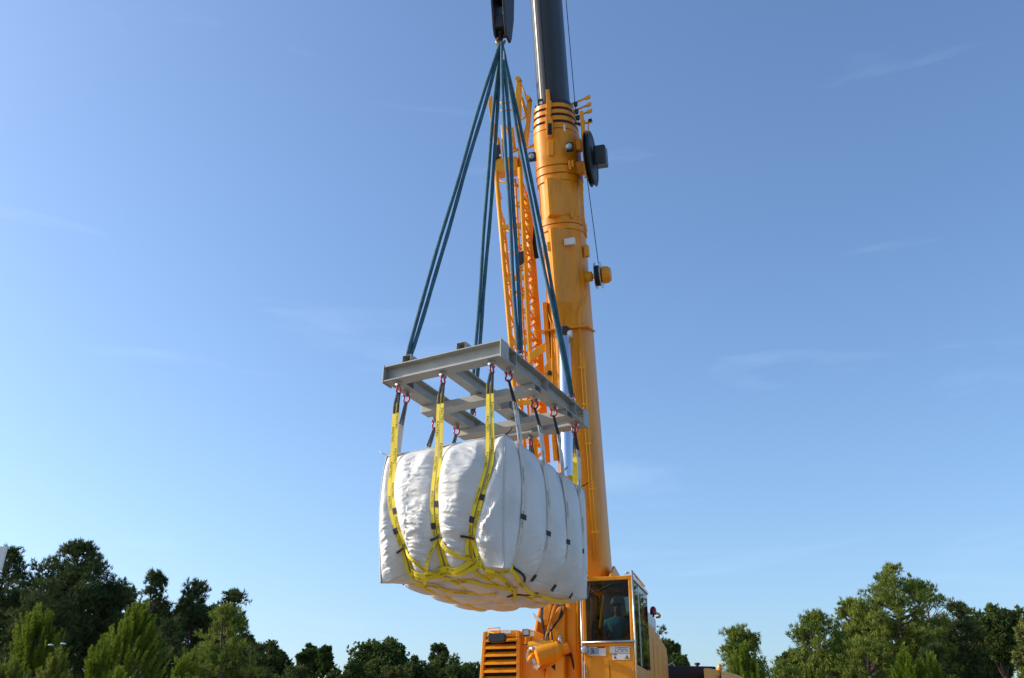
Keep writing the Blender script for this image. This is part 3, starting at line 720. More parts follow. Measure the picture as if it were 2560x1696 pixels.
# boom's sunlit left strip shaped as a box, and bracket beside the boom
m = MB(); sa, sb = s_of(1150), s_of(760); m.box(B(r_of(1378, s_of(950), .3), .34, (sa + sb) / 2), RGT * .045, BN * .10, BD * (sb - sa) / 2); strip = m.build('boom_left_strip', 'yellow', crane, bevel=.01)
m = MB(); m.prism([bl(1361, 918, .42), bl(1394, 880, .42), bl(1394, 985, .42), bl(1385, 1010, .42), bl(1361, 940, .42)], BN * .03); br = m.build('jib_bracket', 'yellow', crane, bevel=.004)
m = MB(); m.lathe(bl(1374, 935, .45), BN, [(0, .045), (.05, .05), (.07, .03)], 12); m.build('knob', 'rubber', br, smooth=True)
m = MB(); m.tube([bl(1366, 772, .3), bl(1371, 790, .42), bl(1378, 815, .46), bl(1380, 900, .46), bl(1386, 1100, .46)], .012, 6); m.build('hose', 'jib_orange', crane, smooth='all')
# small white boxes and lamps on the boom
def small_box(x, y, w, h, mt, n=.56, name='junction_box', d=.05):
    m = MB(); p = bl(x, y, n); m.box(p, RGT * w / 2, BN * d, BD * h / 2); return m.build(name, mt, crane, bevel=.006)
jb = small_box(1425, 625, .20, .13, 'white_paint', .56); small_box(1413, 625, .03, .13, 'zinc', .53)
small_box(1376, 632, .10, .17, 'jib_orange', .62); small_box(1370, 631, .05, .15, 'white_paint', .60)
for x, y in ((1424, 400), (1331, 410)):
    m = MB(); p = bl(x, y, .62); m.box(p, RGT * .075, BN * .05, BD * .09); hl = m.build('work_lamp', 'matt_black', crane, bevel=.015)
    m = MB(); m.lathe(p + BN * .05, BN, [(0, .055), (.012, .058), (.02, .04)], 16); m.build('lens', 'lamp_glass', hl, smooth=True)
small_box(1411, 350, .035, .15, 'white_paint', .57, 'sticker', .008)
# hose runs on the right flank
for k, dx in enumerate((0, 8)):
    pts = [(1450 + dx * .6, 470), (1455 + dx * .6, 560), (1463 + dx * .4, 610)] 
    m = MB(); m.tube([bl(x, y, .30) for x, y in pts], .014, 6); m.build('hose', 'jib_orange', crane, smooth='all')
    pts = [(1468, 700), (1469, 745), (1462 - dx, 765), (1450 - dx * .5, 795), (1448 + dx * .3, 840), (1454 + dx, 930), (1462 + dx, 1050), (1475 + dx, 1240), (1488 + dx, 1400)]
    m = MB(); m.tube([B(r_of(x, s_of(y), .5), (.54 if y > 780 else .40) - .03, s_of(y)) for x, y in pts], .011, 6); h_ = m.build('hose', 'jib_orange', crane, smooth='all')
for y in (930, 1020, 1115, 1225, 1330):
    s = s_of(y); m = MB(); m.box(B(r_of(1456 + (y - 930) * .082, s, .5), .50, s), RGT * .07, BN * .02, BD * .02); m.build('hose_clamp', 'jib_orange', crane, bevel=.004)
m = MB(); m.lathe(bl(1466, 455, .3), BD, [(-.1, .045), (.25, .05), (1.3, .04)], 10); m.build('pipe', 'jib_orange', crane, smooth=True)
# cable guide arms on the collars
for k, y in enumerate((278, 296, 312)):
    p = bl(1428 + 3 * k, y, .2); q = bl(1466 + 2 * k, y - 9, .2); e = bl(1474 + 2 * k, y - 11, .2)
    m = MB(); m.tube([p, q], .022, 8); a_ = m.build('guide_arm', 'jib_orange', crane, smooth='all')
    m = MB(); m.box((q + e) / 2, (e - q) * .75, BD * .035, BN * .03); m.build('arm_end', 'jib_orange', a_, bevel=.006)
    m = MB(); m.lathe(p + (q - p) * .28 - BD * .03, BD, [(-.05, .04), (.03, .045)], 12); m.build('guide_roller', 'matt_black', a_, smooth=True)
m = MB(); m.tube([bl(1437, 330, .3), bl(1453, 331, .2)], [.02, .035], 8); m.build('guide_pin', 'matt_black', crane)
# cable drums
w1 = bl(1414, 0, .05); w2 = bl(1438, 285, .2); w3 = bl(1448, 335, .2); w4 = bl(1456, 400, .15); w5 = bl(1496, 672, .1)
m = MB(); m.tube([B(r_of(1404, s_of(-200), .05), .05, s_of(-200)), w1, w2, w3], .008, 5); m.build('cable', 'engine_dark', crane)
m = MB(); m.tube([bl(1468, 462, .1), w5], .008, 5); m.build('cable', 'engine_dark', crane)
dc = bl(1478, 415, .1)
drum = MB(); drum.lathe(dc - RGT * .07, RGT, [(0, .05), (.005, .56), (.02, .56), (.021, .40), (.10, .40), (.101, .56), (.115, .56), (.12, .05)], 40); drum = drum.build('cable_drum', 'matt_black', crane, smooth=True)
for k in range(5):
    m = MB(); m.tube([dc + RGT * (-.03 + .018 * k) + (BD * math.cos(t) + BN * math.sin(t)) * (.47 + .022 * (k % 3)) for t in [2 * math.pi * i / 40 for i in range(40)]], .014, 6, closed=True); m.build('cable_turn', 'rubber', drum, smooth='all')
m = MB(); m.box(dc + RGT * .20 + BD * .02, RGT * .12, BN * .17, BD * .20); m.build('drum_cover', 'plastic_black', drum, bevel=.03)
for y in (355, 393, 430):
    m = MB(); p = bl(1466, y, .18); m.box(p, RGT * .055, BN * .09, BD * .04); m.build('bracket', 'yellow', drum, bevel=.006)
m = MB(); m.box(bl(1466, 372, .17), RGT * .035, BN * .05, BD * .13); m.build('bracket_plate', 'white_paint', drum, bevel=.006)
for x in (1461, 1471):
    m = MB(); m.tube([bl(x, 318, .12), bl(x, 360, .12)], .012, 6); m.build('guide_bar', 'jib_orange', drum)
m = MB(); m.tube([bl(1459, 326, .12), bl(1481, 325, .12)], .022, 8); m.build('roller_bar', 'jib_orange', drum)
m = MB(); m.tube([bl(1472, 322, .12), bl(1480, 321, .12)], .04, 10); m.build('roller', 'matt_black', drum)
m = MB(); m.box(bl(1453, 436, .15), RGT * .17, BN * .10, BD * .13); m.build('drum_mount', 'yellow', drum, bevel=.03)
m = MB(); m.box(bl(1448, 378, .12), RGT * .06, BN * .10, BD * .12); m.build('cover', 'jib_orange', drum, bevel=.02)
d2 = bl(1500, 702, .1)
dr2 = MB(); dr2.lathe(d2 - RGT * .09, RGT, [(0, .05), (.003, .27), (.012, .27), (.013, .19), (.115, .19), (.116, .27), (.125, .27), (.13, .05)], 36); dr2 = dr2.build('cable_drum', 'zinc', crane, smooth=True)
m = MB(); m.lathe(d2 - RGT * .074, RGT, [(0, .205), (.095, .205)], 30); m.build('cable_winding', 'rubber', dr2, smooth=True)
m = MB(); m.lathe(d2 + RGT * .045, RGT, [(0, .14), (.02, .175), (.12, .165), (.17, .13), (.175, .05)], 24); m.build('motor_housing', 'yellow', dr2, smooth=True)
m = MB(); m.lathe(d2 - RGT * .09, -RGT, [(0, .06), (.06, .05), (.07, .10), (.26, .11)], 16); m.build('drum_mount', 'jib_orange', dr2, smooth=True)
m = MB(); m.box(bl(1467, 640, .15), RGT * .045, BN * .08, BD * .12); m.build('cover', 'jib_orange', crane, bevel=.02)

# ---- lattice jib stowed along the left flank of the boom
jib = thing('x', 'x', 'x', SLEW); bpy.data.objects.remove(jib); 
jm = MB(); p = B(r_of(1262, s_of(400), .2), .1, s_of(400)); jm.box(bl(1270, 405, .1), RGT * .24, BN * .20, BD * .15); jib = jm.build('lattice_jib', 'jib_orange', crane, bevel=.01)
CH = {'a': ([(1240, 418), (1281, 900), (1302, 1150)], .30, .046), 'b': ([(1258, 520), (1296, 900), (1316, 1150)], -.25, .036),
      'c': ([(1300, 418), (1326, 900), (1340, 1150)], .30, .052), 'd': ([(1318, 470), (1350, 900), (1366, 1150)], -.25, .085), 'e': ([(1288, 430), (1314, 900), (1328, 1150)], -.05, .026)}
def jp(k, y):
    pts, n, _ = CH[k]
    for (x0, y0), (x1, y1) in zip(pts[:-1], pts[1:]):
        if y <= y1 or (x1, y1) == pts[-1]: break
    return bl(x0 + (x1 - x0) * (y - y0) / (y1 - y0), y, n)
for k, (pts, n, r_) in CH.items():
    m = MB(); m.tube([jp(k, y) for y in (pts[0][1], 640, 900, 1150)], r_, 10); m.build('chord', 'jib_orange', jib, smooth='all')
yy = [440 + i * 27 for i in range(27)]
for i in range(26):
    for (p, q) in (('a', 'b'), ('c', 'd'), ('a', 'c'), ('b', 'd'), ('e', 'd')):
        if (p, q) in (('a', 'c'), ('b', 'd')) and not (i % 2 == 0): continue
        if (p, q) == ('a', 'c') and i not in (0, 10): continue
        if p == 'b' and yy[i] < 520: continue
        a, b = (p, q) if i % 2 == 0 else (q, p)
        m = MB(); m.tube([jp(a, yy[i]), jp(b, yy[i + 1])], .022, 6); m.build('brace', 'jib_orange', jib, smooth='all')
for y in (560, 690, 850, 1000):
    m = MB(); m.box((jp('a', y) + jp('c', y)) / 2, (jp('c', y) - jp('a', y)) * .5, BD * .045, BN * .04); m.build('cross_member', 'jib_orange', jib, bevel=.008)
# jib foot fittings at the top
def plate(pts, n, d, name='plate', mt='jib_orange', parent=jib):
    m = MB(); m.prism([bl(x, y, n) for x, y in pts], BN * d); return m.build(name, mt, parent, bevel=.006)
plate([(1224, 235), (1231, 228), (1232, 260), (1246, 380), (1240, 395), (1234, 330), (1222, 250)], .25, .06)
plate([(1294, 200), (1297, 193), (1302, 193), (1304, 200), (1304, 300), (1296, 310), (1290, 225)], .2, .06, 'jib_lug')
plate([(1286, 230), (1297, 205), (1297, 250), (1290, 262)], .12, .05)
m = MB(); m.lathe(bl(1299, 198, .14), BN, [(0, .055), (.16, .055)], 18); m.build('pin_boss', 'jib_orange', jib, smooth=True)
m = MB(); m.lathe(bl(1324, 248, .10), BN, [(0, .055), (.18, .055)], 18); m.build('pin_boss', 'jib_orange', jib, smooth=True)
plate([(1319, 250), (1330, 250), (1327, 300), (1320, 366), (1314, 366), (1316, 310)], .12, .07, 'jib_lug')
plate([(1306, 340), (1318, 300), (1322, 320), (1312, 352)], .10, .05)
for p, q, r_ in (((1303, 208), (1320, 250), .018), ((1304, 240), (1318, 290), .035), ((1303, 292), (1318, 290), .022), ((1316, 366), (1335, 362), .03), ((1250, 244), (1276, 246), .022), ((1252, 263), (1280, 266), .02),
                 ((1262, 300), (1280, 345), .03), ((1276, 362), (1290, 360), .03), ((1276, 372), (1296, 366), .03), ((1281, 310), (1286, 360), .03), ((1244, 330), (1250, 392), .045), ((1256, 300), (1262, 392), .035), ((1298, 300), (1301, 420), .04), ((1310, 326), (1335, 328), .006)):
    m = MB(); m.tube([bl(*p, .16), bl(*q, .16)], r_, 8); m.build('strut', 'jib_orange', jib, smooth='all')
plate([(1238, 358), (1250, 352), (1252, 380), (1242, 392)], .22, .10, 'hinge_block', 'matt_black')
for x, y in ((1252, 383), (1266, 381), (1264, 375)):
    m = MB(); m.lathe(bl(x, y, .34), BN, [(0, .03), (.03, .028)], 12); m.build('pin', 'zinc', jib, smooth=True)
plate([(1336, 560), (1344, 620), (1348, 640), (1338, 640), (1333, 600)], .05, .08, 'rope_guide', 'engine_dark')
plate([(1298, 628), (1312, 625), (1314, 655), (1300, 658)], .25, .10, 'clamp', 'matt_black')
m = MB(); m.box((bl(1325, 890, .36) + bl(1366, 866, .36)) / 2, (bl(1366, 866, .36) - bl(1325, 890, .36)) * .5, BD * .085, BN * .03); m.build('support_arm', 'jib_orange', jib, bevel=.006)

# ---- superstructure: turntable, side plates, winch, housings
DZ = 2.35                                                    # deck height
tt = MB(); tt.lathe(C(0, 0, 1.75), Z, [(0, 1.05), (.05, 1.15), (.35, 1.15), (.38, 1.0), (.5, 1.0)], 40); tt.build('slewing_ring', 'engine_dark', crane, smooth=True)
box_between((-1.25, -1.35, 2.20), (1.1, 3.9, 2.42), 'deck', 'yellow', crane, .03)
for xa in (-.62, .50):                                       # boom cheek plates
    m = MB(); pts = [(-1.30, 2.42), (-1.15, 3.2), (-.2, 4.35), (.9, 5.0), (1.6, 4.9), (2.4, 3.9), (2.9, 2.42)]
    m.prism([C(xa, y, z) for y, z in pts], RGT * .05); m.build('cheek_plate', 'yellow', crane, bevel=.012)
m = MB(); m.prism([c_at(1362, 1700, -1.25), c_at(1378, 1545, -1.25), c_at(1395, 1518, -1.25), c_at(1411, 1514, -1.25), c_at(1411, 1700, -1.25)], FWD * -.35); m.build('front_upright', 'yellow', crane, bevel=.02)
plate_pts = [(1358, 1660), (1365, 1590), (1384, 1520), (1389, 1512), (1391, 1516), (1378, 1560), (1368, 1620), (1366, 1660)]
m = MB(); m.prism([c_at(x, y, -1.27) for x, y in plate_pts], FWD * .06); m.build('edge_flange', 'yellow', crane, bevel=.008)
# engine housing with louvres
HF = -1.30                                                   # its front plane
hl = c_at(1190, 1690, HF); hx0 = (hl - SLEW).dot(RGT); hx1 = (c_at(1300, 1640, HF) - SLEW).dot(RGT); hz1 = c_at(1250, 1574, HF).z
hous = MB(); pts = [(hx0 - .02, 2.42), (hx1 + .02, 2.42), (hx1 + .02, hz1 - .30), (hx1 - .02, hz1 - .03), (hx1 - .22, hz1), (hx0 + .20, hz1), (hx0 + .12, hz1 - .06)]
hous.prism([C(x, HF + .06, z) for x, z in pts], -FWD * 2.3); hous = hous.build('engine_housing', 'yellow', crane, bevel=.03)
gx0, gx1 = hx0 + .10, (c_at(1296, 1640, HF) - SLEW).dot(RGT)
m = MB(); m.box(C((gx0 + gx1) / 2 + .02, HF + .055, (2.5 + hz1) / 2), RGT * ((gx1 - gx0) / 2 + .0), FWD * .012, Z * ((hz1 - 2.5) / 2 - .05)); m.build('grille_back', 'engine_dark', hous)
for x0 in (gx0 - .03, gx1 + .0):
    m = MB(); tb = .08 if x0 < gx1 - .2 else .0
    m.prism([C(x0 - .03, HF + .07, 2.45), C(x0 + .03, HF + .07, 2.45), C(x0 + .03 + tb, HF + .07, hz1 - .03), C(x0 - .03 + tb, HF + .07, hz1 - .03)], FWD * .10); m.build('grille_frame', 'yellow', hous, bevel=.012)
m = MB(); m.prism([C(gx0 + .02, HF + .07, hz1 - .12), C(gx1, HF + .07, hz1 - .12), C(gx1, HF + .07, hz1 - .02), C(gx0 + .06, HF + .07, hz1 - .02)], FWD * .09); m.build('grille_frame', 'yellow', hous, bevel=.012)
ysl = [1604, 1622, 1641, 1661, 1681, 1702, 1722]
for y in ysl:
    z = c_at(1240, y, HF).z; xl = gx0 + .02 + .07 * (z - 2.5) / (hz1 - 2.5); h = .072
    m = MB(); pr = [(HF + .04, z + h), (HF - .045, z + h * .25), (HF - .05, z - h * .15), (HF + .02, z + h * .2)]
    m.loft([[C(xl, yy_, zz_) for yy_, zz_ in pr], [C(gx1 - .02, yy_, zz_) for yy_, zz_ in pr]]); m.build('slat', 'yellow', hous)
# handrail, stickers, mirror and lamp on the housing
def cf(x, y, d=0): return c_at(x, y, HF - d)
m = MB(); m.tube([cf(1219, 1575, .1), cf(1221, 1571, .1), cf(1250, 1570, .1), cf(1249, 1580, .1), cf(1243, 1584, .12)], .010, 6); m.build('handrail', 'jib_orange', hous, smooth='all')
m = MB(); m.prism([cf(1253, 1576, .035), cf(1278, 1576, .035), cf(1277, 1584, .035), cf(1252, 1584, .035)], FWD * .004); m.build('sticker', 'decal_white', hous)
m = MB(); m.tube([cf(1220, 1580, .1), cf(1244, 1585, .16), cf(1300, 1594, .1)], .009, 6); arm = m.build('mirror_arm', 'jib_orange', hous, smooth='all')
mpts = [(1222, 1587), (1226, 1585), (1262, 1584), (1267, 1587), (1268, 1600), (1264, 1606), (1245, 1609), (1228, 1608), (1223, 1602)]
m = MB(); m.prism([cf(x, y, .16) for x, y in mpts], FWD * .09); m.build('rear_view_mirror', 'plastic_black', hous, bevel=.02)
m = MB(); m.box(cf(1315, 1582, .12), RGT * .055, FWD * .05, Z * .055); lp = m.build('work_lamp', 'matt_black', hous, bevel=.015)
m = MB(); m.box(cf(1315, 1581, .175), RGT * .044, FWD * .004, Z * .042); m.build('lens', 'lamp_glass', lp)
m = MB(); m.tube([cf(1316, 1590, .1), cf(1314, 1610, .06)], .016, 8); m.build('lamp_post', 'jib_orange', lp)
m = MB(); m.lathe(cf(1331, 1586, .0), FWD, [(0, .04), (.012, .038)], 14); m.build('cap', 'decal_white', hous, smooth=True)
# slope cover right of the housing and side panel
m = MB(); m.prism([cf(1300, 1574, -.1), cf(1322, 1573, -.1), cf(1345, 1580, -.1), cf(1362, 1588, -.1), cf(1364, 1705, -.1), cf(1300, 1705, -.1)], -FWD * 1.2); m.build('side_cover', 'yellow', crane, bevel=.03)
# slewing gear motor
mc = cf(1343, 1645, .12); md = (RGT * .85 + FWD * -.35 + Z * .28).normalized()
mot = MB(); mot.lathe(mc + FWD * .05, md, [(-.02, .12), (0, .155), (.12, .165), (.38, .16), (.44, .10), (.55, .09)], 26); mot = mot.build('winch_motor', 'yellow', crane, smooth=True)
ax_ = (-RGT * .75 + FWD * .62 - Z * .1).normalized()
m = MB(); m.lathe(mc - ax_ * .02, ax_, [(0, .15), (.015, .185), (.05, .185), (.055, .13), (.02, .10)], 28); m.build('flange', 'zinc', mot, smooth=True)
a1 = ax_.orthogonal().normalized(); a2 = ax_.cross(a1)
m = MB(); m.tube([mc + ax_ * .09 + (a1 * math.cos(t) + a2 * math.sin(t)) * .15 for t in [math.pi * (.55 + i / 10) for i in range(9)]], [.03 + .012 * math.sin(i / 8 * math.pi) for i in range(9)], 10); m.build('guard', 'zinc', mot, smooth='all')
m = MB(); m.tube([mc + ax_ * .06 + V(0, 0, .07), mc + ax_ * .14 + V(0, 0, -.02)], .04, 10); m.build('shaft_cap', 'jib_orange', mot, smooth='all')
m = MB(); m.lathe(cf(1340, 1615, .05), RGT, [(-.12, .075), (.1, .09), (.3, .085)], 18); m.build('pipe_elbow', 'jib_orange', mot, smooth=True)
m = MB(); m.prism([cf(1336, 1660, .1), cf(1374, 1660, .1), cf(1392, 1642, .1), cf(1410, 1640, .1), cf(1410, 1700, .1), cf(1386, 1700, .1), cf(1368, 1672, .1), cf(1336, 1668, .1)], -FWD * .2); bk = m.build('motor_bracket', 'yellow', crane, bevel=.01)
m = MB(); m.prism([cf(1378, 1667, .102), cf(1388, 1660, .102), cf(1388, 1677, .102)], FWD * .004); m.build('cut_out', 'engine_dark', bk)
m = MB(); m.tube([cf(1401, 1585, .02), cf(1399, 1598, .03), cf(1405, 1612, .03)], [.012, .04, .03], 10); m.build('hose_end', 'zinc', crane, smooth='all')
for k in range(3):
    m = MB(); m.tube([cf(1352 + 3 * k, 1515, .0), cf(1353 + 2 * k, 1545, .05), cf(1356 + 2 * k, 1565, .05), cf(1360 + k, 1588, .0), cf(1361, 1620, .0)], .008, 6); m.build('hose', 'rubber', crane, smooth='all')
# bracket and marker boards left of the upright
m = MB(); m.prism([cf(1330, 1533, .0), cf(1333, 1533, .0), cf(1352, 1549, .0), cf(1352, 1557, .0), cf(1336, 1546, .0)], -FWD * .06); m.build('reflector_arm', 'white_paint', crane, bevel=.004)
m = MB(); m.prism([cf(1360, 1520, -.05), cf(1376, 1505, -.05), cf(1377, 1515, -.05), cf(1366, 1562, -.05), cf(1358, 1560, -.05)], -FWD * .05); m.build('guard_plate', 'jib_orange', crane, bevel=.004)
m = MB(); m.prism([cf(1350, 1512, .0), cf(1358, 1512, .0), cf(1360, 1550, .0), cf(1353, 1550, .0)], -FWD * .03); m.build('marker_board', 'white_paint', crane, bevel=.004)
m = MB(); m.prism([cf(1353, 1512, .006), cf(1356, 1512, .006), cf(1357, 1530, .006), cf(1354, 1530, .006)], -FWD * .004); m.build('red_stripe', 'red_steel', crane)
# small fittings on the motor, side cover and cylinder
for i in range(10):                                         # flange bolts
    t = 2 * math.pi * i / 10; m = MB(); m.lathe(mc + ax_ * .05 + (a1 * math.cos(t) + a2 * math.sin(t)) * .165, ax_, [(0, .012), (.012, .012)], 6); m.build('bolt', 'zinc', mot)
for k in range(3):                                          # hydraulic hoses beside the motor
    pts = [mc + md * (.16 + .06 * k) + Z * .14, mc + md * (.15 + .05 * k) + Z * (.30 + .05 * k) + FWD * .05, mc + md * (.30 + .04 * k) + Z * (.40 + .05 * k), mc + md * (.42 + .03 * k) + Z * .55, mc + md * (.44 + .03 * k) + Z * .85 - FWD * .05]
    m = MB(); m.tube(smooth_path(resample(pts, 24), 8), .012, 7); m.build('hose', 'rubber', crane, smooth='all')
for k in range(2):
    pts = [mc + md * .46 - Z * (.02 + .05 * k), mc + md * .60 - Z * (.08 + .05 * k) + FWD * .05, mc + md * .64 - Z * .40]
    m = MB(); m.tube(smooth_path(resample(pts, 20), 8), .014, 7); m.build('hose', 'rubber', crane, smooth='all')
for x_, y_ in ((1306, 1592), (1306, 1640), (1306, 1688), (1355, 1600)):
    m = MB(); m.lathe(cf(x_, y_, -.1), FWD, [(0, .013), (.012, .013)], 6); m.build('bolt', 'zinc', crane)
for pa, pb in (((1303, 1612), (1326, 1611)), ((1328, 1580), (1327, 1612))):
    m = MB(); m.tube([cf(*pa, -.098), cf(*pb, -.098)], .005, 5); m.build('panel_seam', 'engine_dark', crane)
for k, x_ in enumerate((1416, 1446)):                       # pipes clipped along the barrel
    m = MB(); m.tube([ct + dr * (ln * .50) + RGT * (-.12 + .26 * k) + FWD * .15, ct + dr * (ln * .75) + RGT * (-.12 + .26 * k) + FWD * .15, ct + dr * (ln * .93) + RGT * (-.10 + .22 * k) + FWD * .17], .014, 6); m.build('pipe', 'jib_orange', lc, smooth='all')
m = MB(); m.lathe(ct + dr * (ln * .80), dr, [(0, .183), (.05, .183)], 28); m.build('band', 'zinc', lc, smooth=True)
# ---- cab
CFY = -1.45                                                  # front plane of the cab
def cc(x, y, d=0): return c_at(x, y, CFY - d)
x0 = (cc(1456, 1560) - SLEW).dot(RGT); x1 = (cc(1585, 1560) - SLEW).dot(RGT); zt = cc(1520, 1442).z; zw = cc(1520, 1604).z; zb = zw - .95
CDP = 1.75; W = x1 - x0
def K(x, y, z): return C(x0 + x, CFY + y, z)                 # cab coordinates
cab = MB(); t_ = .035
# shell: floor, roof, back, lower front, pillars, lower sides
def slab(mb, p, q):
    c = [(p[i] + q[i]) / 2 for i in range(3)]; mb.box(K(*c), RGT * abs(q[0] - p[0]) / 2, FWD * abs(q[1] - p[1]) / 2, Z * abs(q[2] - p[2]) / 2)
slab(cab, (0, 0, zb), (W, CDP, zb + .06)); slab(cab, (.01, .0, zb + .06), (W - .01, .05, zw)); slab(cab, (0, .05, zb + .06), (.04, CDP, zw - .05))
slab(cab, (W - .04, .05, zb + .06), (W, CDP, zw - .35)); slab(cab, (.04, CDP - .05, zb + .06), (W - .04, CDP, zw + .02))
cab = cab.build('cab', 'yellow', crane, bevel=.018)
rf = MB(); slab(rf, (-.01, .02, zt - .06), (W + .01, .35, zt + .01)); slab(rf, (-.01, 1.25, zt - .06), (W + .01, CDP, zt + .01)); slab(rf, (-.01, .35, zt - .06), (.10, 1.25, zt + .01)); slab(rf, (W - .10, .35, zt - .06), (W + .01, 1.25, zt + .01))
rf.build('roof', 'yellow', cab, bevel=.014)
for xa in (0, W - .065):                                    # front posts
    m = MB(); slab(m, (xa, .0, zw + .001), (xa + .065, .07, zt - .062)); m.build('front_post', 'yellow', cab, bevel=.012)
for xa in (.0, W - .045):
    m = MB(); slab(m, (xa, CDP - .12, zw - .3), (xa + .045, CDP - .052, zt - .062)); m.build('rear_post', 'matt_black', cab, bevel=.006)
for xa in (-.022, W - .004):                                # bright grab tubes up the front edges
    m = MB(); m.tube([K(xa + .013, -.03, zb - .1), K(xa + .013, -.03, zw - .02), K(xa + .013, -.03, zt - .02 + (.10 if xa > 0 else -.25))], .015, 8); m.build('grab_rail', 'zinc', cab, smooth='all')
m = MB(); m.tube([K(0, -.035, zw - .01), K(W, -.035, zw - .01)], .018, 8); m.build('grab_rail', 'zinc', cab, smooth='all')
m = MB(); m.box(K(W / 2, -.005, zw + .006), RGT * (W / 2 - .08), FWD * .02, Z * .012); m.build('window_seal', 'rubber', cab)
m = MB(); slab(m, (.066, .015, zw + .01), (W - .066, .021, zt - .065)); m.build('windscreen', 'glass', cab)
for s in (0, 1):
    xx = W - .005 if s else .001
    m = MB(); slab(m, (xx, .10, zw - .33 if s else zw - .04), (xx + .004, .62, zt - .08)); m.build('door_glass', 'glass_dark' if s else 'glass', cab)
    m = MB(); slab(m, (xx + (.004 if s else -.006), .66, zw - .33 if s else zw - .04), (xx + (.010 if s else 0), CDP - .13, zt - .08)); m.build('side_window', 'glass_dark' if s else 'glass', cab)
    m = MB(); slab(m, (xx - .01, .622, zb + .1), (xx + .012, .658, zt - .07)); m.build('window_bar', 'zinc', cab)
m = MB(); slab(m, (W - .002, .05, zt - .055), (W + .02, CDP, zt - .02)); m.build('door_track', 'zinc', cab, bevel=.004)
m = MB(); m.prism([K(W - .02, .0, zt + .06), K(W + .02, .0, zt + .06), K(W + .02, CDP * .8, zt + .03), K(W - .02, CDP * .8, zt + .03)], Z * .025); m.build('rain_gutter', 'zinc', cab, bevel=.004)
m = MB(); m.tube([K(W - .05, .0, zt + .05), K(W - .12, .02, zt + .03), K(W - .15, .05, zt - .0)], .006, 5); m.build('wire', 'zinc', cab)
m = MB(); m.box(K(W - .07, .0, zt + .045), RGT * .03, FWD * .03, Z * .018); m.build('lamp', 'zinc', cab, bevel=.008)
m = MB(); m.lathe(K(.02, .0, zt + .04), RGT, [(0, .025), (.07, .03), (.09, .02)], 12); m.build('roof_lamp', 'zinc', cab, smooth=True)
m = MB(); slab(m, (.102, .352, zt - .02), (W - .102, 1.248, zt - .012)); m.build('added_roof_glass', 'glass', cab)  # glazed roof opening added to let more daylight into the cab
m = MB(); slab(m, (.05, CDP - .02, zw + .022), (W - .05, CDP - .014, zt - .062)); m.build('rear_glass', 'glass', cab)
# wiper
m = MB(); m.tube([K(.16, -.02, zt - .10), K(.11, -.02, zt - .32), K(.09, -.02, zt - .52)], .008, 6); wp = m.build('wiper', 'rubber', cab, smooth='all')
m = MB(); m.tube([K(.05, -.02, zt - .28), K(.28, -.02, zt - .22), K(.50, -.02, zt - .13)], .007, 6); m.build('wiper_arm', 'rubber', wp)
# interior: seat, console, dash tray, rear rails
m = MB(); m.box(K(W * .54, .95, zw - .16), RGT * .24, FWD * .25, Z * .06); m.box(K(W * .54, 1.20, zw + .2), RGT * .22, FWD * .05, Z * .34); m.build('driver_seat', 'seat_cloth', cab, bevel=.04)
m = MB(); m.box(K(W * .62, .48, zw + .035), RGT * .235, FWD * .13, Z * .016); m.build('dash_tray', 'decal_white', cab, bevel=.01)
m = MB(); m.box(K(W * .5, .30, zw - .20), RGT * .35, FWD * .10, Z * .16); m.build('dashboard', 'plastic_black', cab, bevel=.03)
m = MB(); m.box(K(W * .22, .60, zw + .10), RGT * .05, FWD * .02, Z * .18); m.box(K(W * .36, .62, zw + .12), RGT * .035, FWD * .02, Z * .14); m.build('control_console', 'plastic_black', cab, bevel=.02)
for z in (.20, .36, .50):
    m = MB(); m.box(K(W * .5, CDP - .075, zw + z), RGT * (W * .42), FWD * .012, Z * .035); m.build('rear_louvre', 'decal_white' if z != .5 else 'plastic_black', cab)
m = MB(); m.box(K(W * .86, .16, zt - .25), RGT * .05, FWD * .012, Z * .06); m.build('display', 'plastic_black', cab, bevel=.01)
m = MB(); m.tube([K(W * .92, .08, zw + .08), K(W * .93, .08, zw + .3), K(W * .93, .08, zt - .15)], .006, 6); m.build('cord', 'zinc', cab)
m = MB(); m.tube([K(W + .03, .70, zw - .02), K(W + .045, .70, zw + .05), K(W + .045, .70, zw + .28), K(W + .03, .70, zw + .34)], .011, 7); m.build('door_handle', 'plastic_black', cab, smooth='all')
m = MB(); slab(m, (W * .5 - .004, -.003, zb + .08), (W * .5 + .004, .0, zw - .36)); m.build('panel_seam', 'engine_dark', cab)
for xx_ in (.05, W - .05):
    for zz_ in (zw - .10, zw - .45, zw - .80):
        m = MB(); m.lathe(K(xx_, .0, zz_), FWD, [(0, .011), (.008, .011)], 6); m.build('bolt', 'zinc', cab)
